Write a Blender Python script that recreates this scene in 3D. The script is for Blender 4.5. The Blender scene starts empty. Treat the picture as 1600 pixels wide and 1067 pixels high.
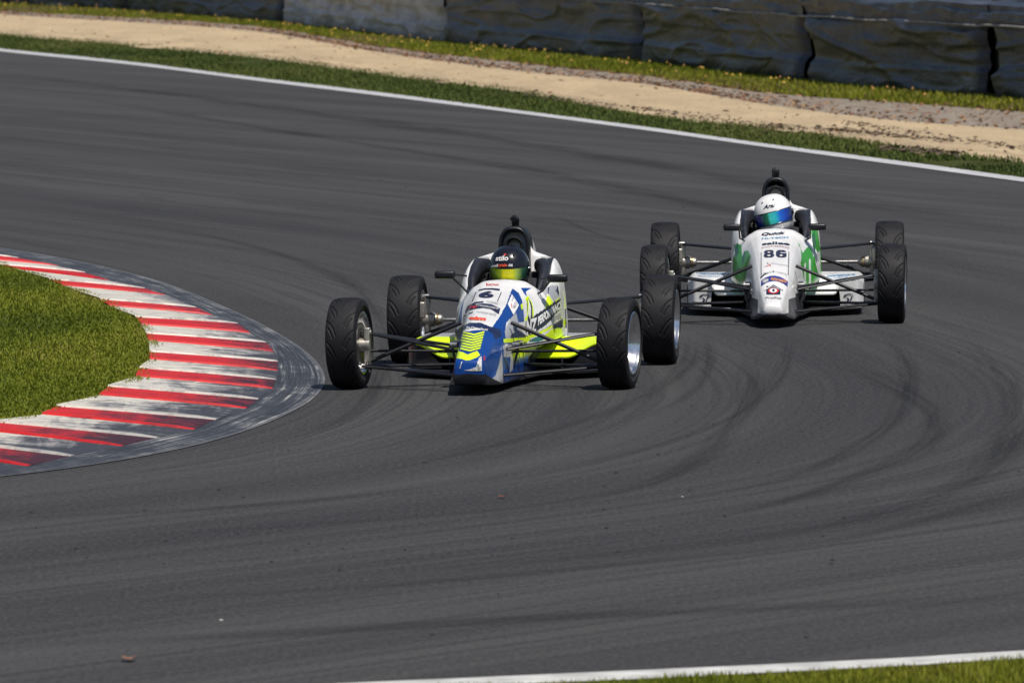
import bpy, bmesh, math, random
import numpy as np
from mathutils import Vector, Matrix, noise
from mathutils.bvhtree import BVHTree

random.seed(7); rng = np.random.default_rng(7)
S = bpy.context.scene
R = math.radians

# ------------------------------------------------------------ camera, sky, sun, exposure
PW, PH, F = 1600.0, 1067.0, 12500.0
CAM_H, PITCH, ROLL = 2.77, 3.13, -0.40
cd = bpy.data.cameras.new('camera'); cam = bpy.data.objects.new('camera', cd)
S.collection.objects.link(cam); S.camera = cam
cd.sensor_width = 36; cd.lens = 36 * F / PW
cd.clip_start = 1.0; cd.clip_end = 8000
CM = Matrix.Translation((0, 0, CAM_H)) @ Matrix.Rotation(R(90 - PITCH), 4, 'X') @ Matrix.Rotation(R(ROLL), 4, 'Z')
cam.matrix_world = CM
cd.dof.use_dof = True; cd.dof.focus_distance = 47.5; cd.dof.aperture_fstop = 11

W = bpy.data.worlds.new('World'); S.world = W; W.use_nodes = True
nt = W.node_tree; nt.nodes.clear()
SUN = Vector((0.24, -0.45, 1.0)).normalized()
sky = nt.nodes.new('ShaderNodeTexSky'); sky.sky_type = 'NISHITA'; sky.sun_disc = False
sky.sun_elevation = math.asin(SUN.z); sky.sun_rotation = math.atan2(SUN.x, SUN.y)
bg = nt.nodes.new('ShaderNodeBackground'); bg.inputs[1].default_value = 0.062
wo = nt.nodes.new('ShaderNodeOutputWorld')
nt.links.new(sky.outputs[0], bg.inputs[0]); nt.links.new(bg.outputs[0], wo.inputs[0])
sd = bpy.data.lights.new('sun', 'SUN'); sd.energy = 4.3; sd.angle = R(0.5); sd.color = (1.0, 0.94, 0.86)
so = bpy.data.objects.new('sun', sd); S.collection.objects.link(so)
so.rotation_euler = (-SUN).to_track_quat('-Z', 'Y').to_euler(); so.location = SUN * 60
S.view_settings.view_transform = 'Standard'; S.view_settings.look = 'None'
S.view_settings.exposure = 0.0; S.view_settings.gamma = 1.0

# ------------------------------------------------------------ measuring: photograph pixel <-> place on the ground
CMn = np.array(CM); CMi = np.linalg.inv(CMn)
def ray(px, py):
    d = CM.to_3x3() @ Vector(((px - PW/2) / F, -(py - PH/2) / F, -1.0))
    return d.normalized()
def ground(px, py, z=0.0):
    d = ray(px, py); t = (z - CAM_H) / d.z
    return Vector((d.x * t, d.y * t, z))
def to_px(P):
    P = np.asarray(P, float); q = P @ CMi[:3, :3].T + CMi[:3, 3]
    return np.stack([PW/2 - F * q[:, 0] / q[:, 2], PH/2 + F * q[:, 1] / q[:, 2]], 1)

# ------------------------------------------------------------ materials
def new_mat(name):
    m = bpy.data.materials.new(name); m.use_nodes = True
    return m, m.node_tree, m.node_tree.nodes['Principled BSDF']
def mat(name, col, rough=0.5, metal=0.0, coat=0.0, spec=0.5, var=0.0, scale=20.0, bump=0.0, bscale=60.0):
    m, t, b = new_mat(name)
    b.inputs['Base Color'].default_value = (*col, 1); b.inputs['Roughness'].default_value = rough
    b.inputs['Metallic'].default_value = metal; b.inputs['Coat Weight'].default_value = coat
    b.inputs['Coat Roughness'].default_value = 0.05; b.inputs['Specular IOR Level'].default_value = spec
    tc = t.nodes.new('ShaderNodeTexCoord')
    if var:
        n = t.nodes.new('ShaderNodeTexNoise'); n.inputs['Scale'].default_value = scale; n.inputs['Detail'].default_value = 6
        t.links.new(tc.outputs['Object'], n.inputs['Vector'])
        r = t.nodes.new('ShaderNodeValToRGB')
        r.color_ramp.elements[0].position = .3; r.color_ramp.elements[1].position = .7
        r.color_ramp.elements[0].color = (*[c*(1-var) for c in col], 1); r.color_ramp.elements[1].color = (*[min(1, c*(1+var)) for c in col], 1)
        t.links.new(n.outputs[0], r.inputs[0]); t.links.new(r.outputs[0], b.inputs['Base Color'])
        mr = t.nodes.new('ShaderNodeMapRange'); mr.inputs[3].default_value = max(0, rough-.08); mr.inputs[4].default_value = min(1, rough+.1)
        t.links.new(n.outputs[0], mr.inputs[0]); t.links.new(mr.outputs[0], b.inputs['Roughness'])
    if bump:
        n2 = t.nodes.new('ShaderNodeTexNoise'); n2.inputs['Scale'].default_value = bscale; n2.inputs['Detail'].default_value = 5
        t.links.new(tc.outputs['Object'], n2.inputs['Vector'])
        bp = t.nodes.new('ShaderNodeBump'); bp.inputs['Strength'].default_value = bump; bp.inputs['Distance'].default_value = .01
        t.links.new(n2.outputs[0], bp.inputs['Height']); t.links.new(bp.outputs[0], b.inputs['Normal'])
    return m
class N:                       # small node-graph writer
    def __init__(s, t): s.t = t
    def n(s, k, **kw):
        o = s.t.nodes.new('ShaderNode' + k)
        for a, v in kw.items(): setattr(o, a, v)
        return o
    def link(s, a, b): s.t.links.new(a, b)
    def noise(s, vec, scale, detail=4, rough=.5, dist=0):
        o = s.n('TexNoise'); o.inputs['Scale'].default_value = scale; o.inputs['Detail'].default_value = detail
        o.inputs['Roughness'].default_value = rough; o.inputs['Distortion'].default_value = dist
        s.link(vec, o.inputs['Vector']); return o.outputs[0]
    def ramp(s, f, stops):
        o = s.n('ValToRGB'); e = o.color_ramp.elements
        while len(e) < len(stops): e.new(.5)
        for i, (p, c) in enumerate(stops):
            e[i].position = p; e[i].color = (*c, 1) if isinstance(c, tuple) else (c, c, c, 1)
        s.link(f, o.inputs[0]); return o.outputs[0]
    def mul(s, vec, v):
        o = s.n('VectorMath', operation='MULTIPLY'); s.link(vec, o.inputs[0]); o.inputs[1].default_value = v; return o.outputs[0]
    def mix(s, f, a, b, blend='MIX'):
        o = s.n('Mix', data_type='RGBA', blend_type=blend)
        if isinstance(f, float): o.inputs[0].default_value = f
        else: s.link(f, o.inputs[0])
        for v, i in ((a, 6), (b, 7)):
            if isinstance(v, tuple): o.inputs[i].default_value = (*v, 1)
            else: s.link(v, o.inputs[i])
        return o.outputs[2]
    def math(s, op, a, b=0.0):
        o = s.n('Math', operation=op)
        for v, i in ((a, 0), (b, 1)):
            if isinstance(v, (int, float)): o.inputs[i].default_value = v
            else: s.link(v, o.inputs[i])
        return o.outputs[0]
    def bump(s, h, strength, dist, bsdf):
        o = s.n('Bump'); o.inputs['Strength'].default_value = strength; o.inputs['Distance'].default_value = dist
        s.link(h, o.inputs['Height']); s.link(o.outputs[0], bsdf.inputs['Normal'])

# ------------------------------------------------------------ mesh helpers
def link(o, parent=None):
    S.collection.objects.link(o)
    if parent is not None: o.parent = parent
    return o
def mesh_np(name, V, Fc, mats, parent=None, smooth=True, mi=None, attrs=None, uv=None):
    """V (n,3), Fc (m,k) or list of lists"""
    me = bpy.data.meshes.new(name)
    if isinstance(Fc, np.ndarray):
        m_, k = Fc.shape
        me.vertices.add(len(V)); me.vertices.foreach_set('co', np.asarray(V, np.float32).ravel())
        me.loops.add(m_ * k); me.loops.foreach_set('vertex_index', Fc.astype(np.int32).ravel())
        me.polygons.add(m_); me.polygons.foreach_set('loop_start', np.arange(0, m_ * k, k, dtype=np.int32))
        me.polygons.foreach_set('loop_total', np.full(m_, k, np.int32))
        me.update(calc_edges=True); me.validate()
    else:
        me.from_pydata([tuple(v) for v in V], [], [tuple(f) for f in Fc]); me.validate()
    if not isinstance(mats, (list, tuple)): mats = [mats]
    for m in mats: me.materials.append(m)
    if mi is not None: me.polygons.foreach_set('material_index', np.asarray(mi, np.int32))
    me.polygons.foreach_set('use_smooth', np.full(len(me.polygons), smooth))
    if uv is not None:
        l = me.uv_layers.new(name='UVMap'); idx = np.zeros(len(me.loops), np.int32); me.loops.foreach_get('vertex_index', idx)
        l.data.foreach_set('uv', np.asarray(uv, np.float32)[idx].ravel())
    if attrs:
        for an, av in attrs.items():
            a = me.attributes.new(an, 'FLOAT', 'POINT'); a.data.foreach_set('value', np.asarray(av, np.float32))
    me.update()
    return link(bpy.data.objects.new(name, me), parent)
def grid_faces(n, m, wrap=False, off=0):
    i = np.arange(n - 1)[:, None]; j = np.arange(m if wrap else m - 1)[None, :]
    a = i * m + j; b = i * m + (j + 1) % m; c = (i + 1) * m + (j + 1) % m; d = (i + 1) * m + j
    return np.stack([a, b, c, d], -1).reshape(-1, 4) + off
class MB:                      # collects simple solids into one mesh
    def __init__(s): s.V = []; s.F = []; s.M = []
    def add(s, V, Fc, m=0):
        o = len(s.V); s.V += [tuple(v) for v in V]; s.F += [tuple(int(i) + o for i in f) for f in Fc]; s.M += [m] * len(Fc); return s
    def tube(s, pts, r, n=12, m=0, flat=1.0, caps=True):
        pts = [Vector(p) for p in pts]; rr = r if isinstance(r, (list, tuple)) else [r] * len(pts)
        V = []; 
        for i, p in enumerate(pts):
            d = (pts[min(i+1, len(pts)-1)] - pts[max(i-1, 0)]).normalized()
            u = d.cross(Vector((0, 0, 1)));
            if u.length < 1e-3: u = Vector((1, 0, 0))
            u.normalize(); w = u.cross(d)
            for k in range(n):
                a = 2 * math.pi * k / n
                V.append(p + u * math.cos(a) * rr[i] + w * math.sin(a) * rr[i] * flat)
        Fc = [f for f in grid_faces(len(pts), n, True)]
        if caps: Fc = [tuple(f) for f in Fc] + [tuple(range(n))[::-1], tuple(range((len(pts)-1)*n, len(pts)*n))]
        return s.add(V, Fc, m)
    def box(s, c, sz, m=0, rot=None, bev=0.0):
        bm = bmesh.new(); bmesh.ops.create_cube(bm, size=1)
        for v in bm.verts: v.co = Vector((v.co.x*sz[0], v.co.y*sz[1], v.co.z*sz[2]))
        if bev: bmesh.ops.bevel(bm, geom=bm.edges[:], offset=bev, segments=3, affect='EDGES', profile=.5)
        M_ = Matrix.Translation(c) @ (rot.to_4x4() if rot else Matrix.Identity(4))
        bm.transform(M_); bm.verts.index_update()
        s.add([v.co.copy() for v in bm.verts], [[v.index for v in f.verts] for f in bm.faces], m); bm.free(); return s
    def lathe(s, prof, c, axis='X', n=48, m=0, closed=False):
        V = []; 
        for a_, r_ in prof:
            for k in range(n):
                t = 2*math.pi*k/n; p = Vector((a_, r_*math.cos(t), r_*math.sin(t)))
                if axis == 'Z': p = Vector((p.y, p.z, p.x))
                if axis == 'Y': p = Vector((p.y, p.x, p.z))
                V.append(Vector(c) + p)
        Fc = [tuple(f) for f in grid_faces(len(prof), n, True)]
        return s.add(V, Fc, m)
    def build(s, name, mats, parent=None, smooth=True, angle=40):
        o = mesh_np(name, s.V, s.F, mats, parent, smooth, mi=s.M)
        bm = bmesh.new(); bm.from_mesh(o.data); bmesh.ops.recalc_face_normals(bm, faces=bm.faces[:])
        for e in bm.edges:
            if len(e.link_faces) == 2 and e.calc_face_angle(0) > R(angle): e.smooth = False
        bm.to_mesh(o.data); bm.free(); return o
def tag(o, label, cat, group=None, kind=None):
    if label: o['label'] = label
    if cat: o['category'] = cat
    if group: o['group'] = group
    if kind: o['kind'] = kind
    return o
def struct(o): o['kind'] = 'structure'; return o
def pchip(x, y, xi):
    x = np.asarray(x, float); y = np.asarray(y, float); h = np.diff(x); h = np.where(h == 0, 1e-9, h)
    sh = (-1,) + (1,) * (y.ndim - 1); hh = h.reshape(sh); d = np.diff(y, axis=0) / hh
    m = np.zeros_like(y); m[0] = d[0]; m[-1] = d[-1]
    if len(x) > 2:
        w1 = 2*hh[1:] + hh[:-1]; w2 = hh[1:] + 2*hh[:-1]; same = d[:-1]*d[1:] > 0
        with np.errstate(divide='ignore', invalid='ignore'):
            hm = (w1 + w2) / (w1/np.where(d[:-1] == 0, 1, d[:-1]) + w2/np.where(d[1:] == 0, 1, d[1:]))
        m[1:-1] = np.where(same, hm, 0)
    k = np.clip(np.searchsorted(x, xi, side='right') - 1, 0, len(x) - 2)
    t = ((xi - x[k]) / h[k]).reshape(sh); H = h[k].reshape(sh)
    return ((1+2*t)*(1-t)**2)*y[k] + t*(1-t)**2*H*m[k] + t*t*(3-2*t)*y[k+1] + t*t*(t-1)*H*m[k+1]
def catmull(P, step):
    P = np.asarray(P, float); Q = np.vstack([2*P[0]-P[1], P, 2*P[-1]-P[-2]]); out = []
    for i in range(1, len(Q)-2):
        L = np.linalg.norm(Q[i+1]-Q[i]); n = max(2, int(L/step)); t = np.linspace(0, 1, n, endpoint=False)[:, None]
        a, b, c, d = Q[i-1], Q[i], Q[i+1], Q[i+2]
        out.append(.5*((2*b)+(-a+c)*t+(2*a-5*b+4*c-d)*t**2+(-a+3*b-3*c+d)*t**3))
    out.append(P[-1:]); return np.vstack(out)
def resample(P, n):
    L = np.concatenate([[0], np.cumsum(np.linalg.norm(np.diff(P, axis=0), axis=1))])
    t = np.linspace(0, L[-1], n); return np.stack([np.interp(t, L, P[:, k]) for k in range(P.shape[1])], 1), t
def vnoise(P, sc, seed=0.0):
    return np.array([noise.noise(Vector((p[0]*sc[0]+seed, p[1]*sc[1]+seed*.7, p[2]*sc[2]))) for p in P])
#@@SETTING
# ============================================================ THE SETTING
# kerb lines measured on the photograph
K0 = np.array([ground(x, y)[:2] for x, y in [(-140,368),(0,388),(130,411),(250,441),(350,480),(430,519),(485,556),(508,590),(492,622),(432,656),(350,685),(250,709),(120,731),(0,746),(-160,762)]])
def ext(P, a, b):
    d0 = P[0]-P[1]; d0 /= np.linalg.norm(d0); d1 = P[-1]-P[-2]; d1 /= np.linalg.norm(d1)
    return np.vstack([P[0]+d0*a, P, P[-1]+d1*b])
K0s = catmull(K0, .25)
# road: strips fanned out from the kerb edge, u = metres along, v = metres out
base = ext(K0s, 170, 60)
base = catmull(base, .5) if False else base
Rl, st = resample(base, 900)
# smooth the line a little so that the fan stays even
for _ in range(30): Rl[1:-1] = .25*Rl[:-2] + .5*Rl[1:-1] + .25*Rl[2:]
tg = np.gradient(Rl, axis=0); tg /= np.linalg.norm(tg, axis=1)[:, None]
for _ in range(25): tg[1:-1] = .25*tg[:-2] + .5*tg[1:-1] + .25*tg[2:]
tg /= np.linalg.norm(tg, axis=1)[:, None]
nm = np.stack([-tg[:, 1], tg[:, 0]], 1)
if nm[450, 0] < 0 and Rl[450, 0] > Rl[0, 0]: nm = -nm
dd = np.concatenate([np.linspace(-2.5, 0, 6)[:-1], np.linspace(0, 34, 69)])
RV = np.array([[*(Rl[i] + nm[i]*d), 0.0] for i in range(len(Rl)) for d in dd])
RU = np.array([[st[i], d] for i in range(len(Rl)) for d in dd])

m, t, b = new_mat('asphalt'); g = N(t)
uvn = g.n('UVMap'); uvn.uv_map = 'UVMap'; tc = g.n('TexCoord')
pos = tc.outputs['Object']; uv = uvn.outputs[0]
streak = g.noise(g.mul(uv, (.035, 1.1, 0)), 1.0, 5, .6)
fine = g.noise(g.mul(uv, (.05, 5.5, 0)), 1.0, 4, .65, .1)
thin = g.noise(g.mul(uv, (.022, 3.2, 3.7)), 1.0, 2, .5, .25)
patch = g.noise(pos, .12, 3)
grain = g.noise(g.mul(pos, (1, .35, 1)), 42, 4, .85)
agg = g.n('TexVoronoi'); agg.inputs['Scale'].default_value = 90; g.link(pos, agg.inputs['Vector'])
base_c = g.ramp(streak, [(.36, (.031, .031, .032)), (.5, (.050, .050, .050)), (.64, (.065, .064, .064))])
c1 = g.mix(g.math('MULTIPLY', g.ramp(fine, [(.45, 0.0), (.66, 1.0)]), .42), base_c, (.034, .034, .038))
c1 = g.mix(g.math('MULTIPLY', g.ramp(thin, [(.42, 0.0), (.445, 1.0), (.47, 0.0), (.56, 0.0), (.60, 1.0), (.64, 0.0)]), .80), c1, (.026, .026, .030))
thin2 = g.noise(g.mul(uv, (.06, 1.7, 9.1)), 1.0, 3, .55, .4)
c1 = g.mix(g.math('MULTIPLY', g.ramp(thin2, [(.475, 0.0), (.50, 1.0), (.525, 0.0)]), .70), c1, (.027, .027, .031))
sxy = g.n('SeparateXYZ'); g.link(uv, sxy.inputs[0]); dw = g.math('ADD', sxy.outputs[1], g.math('MULTIPLY', g.math('SUBTRACT', g.noise(g.mul(uv, (.03, 0, 0)), 1.0, 2), .5), 2.0))
bn = g.math('MULTIPLY', dw, 1/14.0); bands = g.ramp(bn, [(.06, 0.0), (.16, .55), (.24, .95), (.31, .25), (.40, .35), (.50, .0), (.555, .0), (.585, .9), (.625, .9), (.66, .0)])
c1 = g.mix(g.math('MULTIPLY', g.math('MULTIPLY', bands, g.ramp(fine, [(.30, .35), (.60, 1.0)])), .62), c1, (.024, .024, .028))
c1 = g.mix(g.math('MULTIPLY', g.ramp(patch, [(.35, 0.0), (.7, 1.0)]), .25), c1, (.068, .068, .070))
c1 = g.mix(g.math('MULTIPLY', g.ramp(grain, [(.46, 0.0), (.68, 1.0)]), .55), c1, (.100, .100, .103))
c1 = g.mix(g.math('MULTIPLY', g.ramp(grain, [(.30, 1.0), (.48, 0.0)]), .45), c1, (.016, .016, .018))
sp = g.ramp(agg.outputs['Distance'], [(.0, 1.0), (.10, 0.0)])
c1 = g.mix(g.math('MULTIPLY', sp, .35), c1, (.17, .165, .16))
g.link(c1, b.inputs['Base Color'])
b.inputs['Roughness'].default_value = .88; b.inputs['Specular IOR Level'].default_value = .22
g.bump(grain, .5, .006, b)
ASPH = m
o = struct(mesh_np('road', RV, grid_faces(len(Rl), len(dd)), ASPH, uv=RU)); o['label'] = 'dark grey asphalt track with curved rubber streaks'

# ground below everything
gm, t, b = new_mat('soil_grass'); g = N(t); tc = g.n('TexCoord')
n1 = g.noise(tc.outputs['Object'], .8, 6)
g.link(g.ramp(n1, [(.3, (.03, .05, .012)), (.7, (.06, .085, .02))]), b.inputs['Base Color']); b.inputs['Roughness'].default_value = 1; b.inputs['Specular IOR Level'].default_value = 0
GRASSBASE = gm
q = 3000
struct(mesh_np('ground', [(-q, -q, -.035), (q, -q, -.035), (q, q, -.035), (-q, q, -.035)], [(0, 1, 2, 3)], GRASSBASE))

# unseen raised ring, added to keep bright horizon sky out of paint reflections
m, t, b = new_mat('horizon_blocker_cover'); g = N(t); tc = g.n('TexCoord')
n1 = g.noise(tc.outputs['Object'], .05, 8, .7)
g.link(g.ramp(n1, [(.3, (.012, .020, .008)), (.5, (.035, .045, .018)), (.7, (.11, .10, .06))]), b.inputs['Base Color']); b.inputs['Roughness'].default_value = 1; b.inputs['Specular IOR Level'].default_value = 0
HV = []; nh, mh = 180, 14
for i in range(nh):
    a = 2*math.pi*i/nh
    for j in range(mh):
        f = j/(mh-1); r_ = 240+f*160; hgt = (28+16*noise.noise(Vector((math.cos(a)*3, math.sin(a)*3, 0)))+5*noise.noise(Vector((math.cos(a)*14, math.sin(a)*14, f*2))))*math.sin(min(1, f*1.6)*math.pi/2)
        HV.append((r_*math.cos(a), 60+r_*math.sin(a), -.05+hgt*(f > 0)))
i_ = np.arange(nh)[:, None]; j_ = np.arange(mh-1)[None]
HF = np.stack([i_*mh+j_, ((i_+1) % nh)*mh+j_, ((i_+1) % nh)*mh+j_+1, i_*mh+j_+1], -1).reshape(-1, 4)
struct(mesh_np('horizon_blocker', HV, HF, m))
# grass blades
m, t, b = new_mat('grass_blades'); g = N(t)
a = g.n('Attribute'); a.attribute_name = 'tint'; 
col = g.ramp(a.outputs['Fac'], [(0, (.085, .118, .012)), (.45, (.20, .235, .016)), (.8, (.32, .32, .035)), (.93, (.20, .16, .05)), (1, (.26, .20, .10))])
g.link(col, b.inputs['Base Color']); b.inputs['Roughness'].default_value = .6
b.inputs['Specular IOR Level'].default_value = .25
tr = g.n('BsdfTranslucent'); g.link(col, tr.inputs[0]); mx = g.n('MixShader'); mx.inputs[0].default_value = .35
g.link(b.outputs[0], mx.inputs[1]); g.link(tr.outputs[0], mx.inputs[2]); g.link(mx.outputs[0], t.nodes['Material Output'].inputs[0])
BLADE = m
m, t, b = new_mat('grass_blades_dark'); g = N(t)
a = g.n('Attribute'); a.attribute_name = 'tint'
col = g.ramp(a.outputs['Fac'], [(0, (.042, .066, .014)), (.5, (.085, .115, .022)), (.82, (.12, .13, .035)), (1, (.20, .15, .07))])
g.link(col, b.inputs['Base Color']); b.inputs['Roughness'].default_value = .7; b.inputs['Specular IOR Level'].default_value = .2
BLADE_D = m
def blades(name, P, h, w, m, tint, lean=.35):
    n = len(P); az = rng.uniform(0, 2*np.pi, n); hh = h*rng.uniform(.45, 1.2, n)
    side = np.stack([np.cos(az), np.sin(az), np.zeros(n)], 1)*(w*rng.uniform(.6, 1.3, n)/2)[:, None]
    la = rng.uniform(0, 2*np.pi, n); tip = np.stack([np.cos(la)*hh*lean, np.sin(la)*hh*lean, hh], 1)
    V = np.stack([P-side, P+side, P+side*.6+tip*np.array([.4, .4, .6]), P-side*.6+tip*np.array([.4, .4, .6]), P+tip], 1).reshape(-1, 3)
    i = np.arange(n)*5
    T = np.concatenate([np.stack([i, i+1, i+2], 1), np.stack([i, i+2, i+3], 1), np.stack([i+3, i+2, i+4], 1)])
    return mesh_np(name, V, T, m, smooth=False, attrs={'tint': np.repeat(tint, 5)})

# inner kerb: apron + eleven red and white sawtooth blocks
R_out = [((139,427),(170,438)),((234,452),(258,461)),((314,483),(331,492)),((378,507),(391,520)),((420,537),(427,549)),((435,567),(434,579)),((431,595),(426,607)),((400,626),(385,638)),((331,658),(303,671)),((237,686),(190,697)),((100,715),(44,728))]
R_in = [((4,415),(22,420)),((84,439),(97,446)),((164,471),(170,478)),((217,498),(221,507)),((229,523),(232,532)),((234,552),(234,561)),((216,577),(212,588)),((163,606),(156,617)),((79,637),(66,647)),((-20,661),(-45,670)),((-150,686),(-190,696))]
ZO, ZI = .018, .085
border = []                                        # (outer, inner) pairs, alternately start/end of a red block
for (o1, o2), (i1, i2) in zip(R_out, R_in):
    border.append((np.array(ground(*o1, ZO)), np.array(ground(*i1, ZI)))); border.append((np.array(ground(*o2, ZO)), np.array(ground(*i2, ZI))))
d0o = border[0][0]-border[2][0]; d0i = border[0][1]-border[2][1]
pre = []
for k in range(1, 9):
    pre.append((border[0][0]+d0o*(k*.5)+np.array([-.02*k*k, 0, 0]), border[0][1]+d0i*(k*.5)+np.array([-.02*k*k, 0, 0])))
d1o = border[-1][0]-border[-3][0]; d1i = border[-1][1]-border[-3][1]
post = [(border[-1][0]+d1o*(k*.5), border[-1][1]+d1i*(k*.5)) for k in range(1, 9)]
border = pre[::-1] + border + post                 # index parity: red starts at even offsets
NB = len(border)
for k in range(1, NB-1):                            # the red blocks are nearly as deep as the white ones
    if (k-8) % 2 == 0:
        border[k] = (border[k][0]*.88+border[k-1][0]*.12, border[k][1]*.88+border[k-1][1]*.12)
def kerb_mat(name, clean, dirty, edge, off=0.0, mid=None):
    m, t, b = new_mat(name); g = N(t)
    u = g.n('UVMap'); u.uv_map = 'UVMap'; sx = g.n('SeparateXYZ'); g.link(u.outputs[0], sx.inputs[0])
    tc = g.n('TexCoord'); P = tc.outputs['Object']
    sc = g.noise(g.mul(P, (3, .6, 1)), 2.0, 7, .7, .6)
    sc2 = g.noise(g.mul(P, (.9, 3.2, 1)), 2.0, 6, .78, .2)
    # rubber laid down by tyres: thick at the track end, thin at the grass end
    f = g.math('ADD', g.math('MULTIPLY', sx.outputs[0], .75), g.math('MULTIPLY', g.math('SUBTRACT', sc, .5), 1.3))
    f = g.math('ADD', f, .12)
    f = g.math('ADD', f, g.math('MULTIPLY', g.math('SUBTRACT', sc2, .5), 1.5))
    sy = g.n('SeparateXYZ'); g.link(P, sy.inputs[0]); fr = g.n('MapRange'); g.link(sy.outputs[1], fr.inputs[0]); fr.inputs[1].default_value = 42; fr.inputs[2].default_value = 58; fr.inputs[3].default_value = off-.02; fr.inputs[4].default_value = off+.35; f = g.math('ADD', f, fr.outputs[0])
    dirt = g.ramp(f, [(.40, 1.0), (.86, 0.0)])
    e = g.ramp(sx.outputs[1], [(.90, 0.0), (.96, 1.0)])
    dirt = g.math('MULTIPLY', dirt, g.math('SUBTRACT', 1.0, g.math('MULTIPLY', e, edge)))
    c = g.ramp(dirt, [(0, clean), (.45, mid), (1, dirty)])
    fs = g.ramp(g.noise(g.mul(P, (2.6, 7, 1)), 2.0, 4, .8), [(.50, 0.0), (.62, 1.0)])
    c = g.mix(g.math('MULTIPLY', fs, .50), c, dirty)
    moss = g.ramp(g.noise(P, 5.0, 5, .7), [(.60, 0.0), (.70, 1.0)])
    c = g.mix(g.math('MULTIPLY', moss, .5), c, (.13, .12, .07))
    g.link(c, b.inputs['Base Color']); b.inputs['Roughness'].default_value = .55
    g.bump(sc2, .4, .01, b); return m
KRED = kerb_mat('kerb_red', (.62, .008, .008), (.045, .008, .016), .85, .16, (.36, .010, .018))
KWHT = kerb_mat('kerb_white', (.64, .61, .54), (.042, .044, .055), .75, .14, (.27, .265, .27))
NU, NV = 26, 10
KV = []; KF = []; KU = []; KM = []
for k in range(NB-1):
    (oa, ia), (ob, ib) = border[k], border[k+1]
    isred = (k-8) % 2 == 0
    o_ = len(KV)
    for j in range(NV+2):
        v = min(1, j/NV) 
        for i in range(NU+1):
            u = i/NU
            p = (oa*(1-v)+ob*v)*(1-u) + (ia*(1-v)+ib*v)*u
            z = p[2] + (.011*v*min(1, u*6+.25) if j <= NV else -.004) + .002*math.sin(u*math.pi)
            yoff = 0
            if j == NV+1: p = p + (ob-oa)/np.linalg.norm(ob-oa)*.012
            KV.append((p[0], p[1], z)); KU.append((u, v if j <= NV else 1.0))
    for j in range(NV+1):
        for i in range(NU):
            a = o_+j*(NU+1)+i; KF.append((a, a+1, a+NU+2, a+NU+1)); KM.append(0 if isred else 1)
kb = mesh_np('kerb', KV, np.array(KF), [KRED, KWHT], mi=KM, uv=KU, smooth=False)
tag(kb, 'red and white striped apex kerb with sawtooth blocks darkened by tyre rubber', 'kerb')
# skirt below the blocks along the grass so that no gap opens
m, t, b = new_mat('kerb_apron'); g = N(t)
u = g.n('UVMap'); u.uv_map = 'UVMap'; tc = g.n('TexCoord'); P = tc.outputs['Object']
s1 = g.noise(g.mul(u.outputs[0], (.45, 13, 0)), 1.0, 7, .75, .6); s2 = g.noise(g.mul(P, (2.2, 1.0, 1)), 1.2, 6, .8)
sx = g.n('SeparateXYZ'); g.link(u.outputs[0], sx.inputs[0])
f = g.math('ADD', g.math('MULTIPLY', s1, .65), g.math('MULTIPLY', s2, .35))
c = g.ramp(f, [(.43, (.022, .024, .032)), (.52, (.048, .052, .064)), (.57, (.17, .175, .18)), (.64, (.48, .47, .44))])
ln = g.ramp(sx.outputs[1], [(0.0, 1.0), (.05, .8), (.10, 0.0)])
c = g.mix(g.math('MULTIPLY', ln, .45), c, (.22, .22, .23))
g.link(c, b.inputs['Base Color']); b.inputs['Roughness'].default_value = .6
g.bump(s2, .3, .01, b); APR = m
Kout = np.array([b_[0][:2] for b_ in border]); Kout = catmull(Kout, .2)
A1, _ = resample(Kout, 260)
K0e = ext(K0s, 20, 12)
# nearest asphalt-edge point for each apron point, kept monotonic
A0 = []; last = 0
L0, _ = resample(K0e, 1400)
for p in A1:
    j = np.argmin(((L0-p)**2).sum(1)); j = max(j, last); last = j; A0.append(L0[j])
A0 = np.array(A0)
for _ in range(12): A0[1:-1] = .25*A0[:-2]+.5*A0[1:-1]+.25*A0[2:]
AV = []; AU = []; na = 14
sA = np.concatenate([[0], np.cumsum(np.linalg.norm(np.diff(A0, axis=0), axis=1))])
for i in range(len(A1)):
    for j in range(na):
        v = j/(na-1); p = A0[i]*(1-v) + A1[i]*v
        if j == na-1: p = p + (A1[i]-A0[i])*.15
        AV.append((p[0], p[1], .005 + .014*v)); AU.append((sA[i], v))
tag(mesh_np('kerb_apron', AV, grid_faces(len(A1), na), APR, uv=AU, parent=kb), None, None)

# grass infield inside the kerb
Kin = catmull(np.array([b_[1] for b_ in border]), .25)
Gi, _ = resample(Kin, 240)
GV = []
offs = [-.02, 0, .3, .8, 1.6, 3, 6, 12, 25, 50]
cen = np.array([Gi[:, 0].min()-3, Gi[:, 1].mean()])
for p in Gi:
    d = cen-p[:2]; dl = np.linalg.norm(d); d = d/dl
    d = d*.5 + np.array([-.5, 0]); d /= np.linalg.norm(d)
    for k_ in offs:
        GV.append((p[0]+d[0]*k_, p[1]+d[1]*k_*.3, (p[2]-.012 if k_ > 0 else p[2]-.03)))
struct(mesh_np('grass_infield', GV, grid_faces(len(Gi), len(offs)), GRASSBASE))
n = 120000
ii = rng.integers(0, len(Gi)-1, n); tt = rng.random(n)[:, None]
base_p = Gi[ii]*(1-tt)+Gi[ii+1]*tt
off = np.abs(rng.normal(0, 1, n))*1.3*(rng.random(n)**.7) - .06*rng.random(n)**2 - np.maximum(0, vnoise(base_p, (2.5, 1.0, 1), 4.1))*.10
P = np.stack([base_p[:, 0]-off, base_p[:, 1], base_p[:, 2]-.012], 1)
keep = (P[:, 1] < 72)
P = P[keep]
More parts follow.
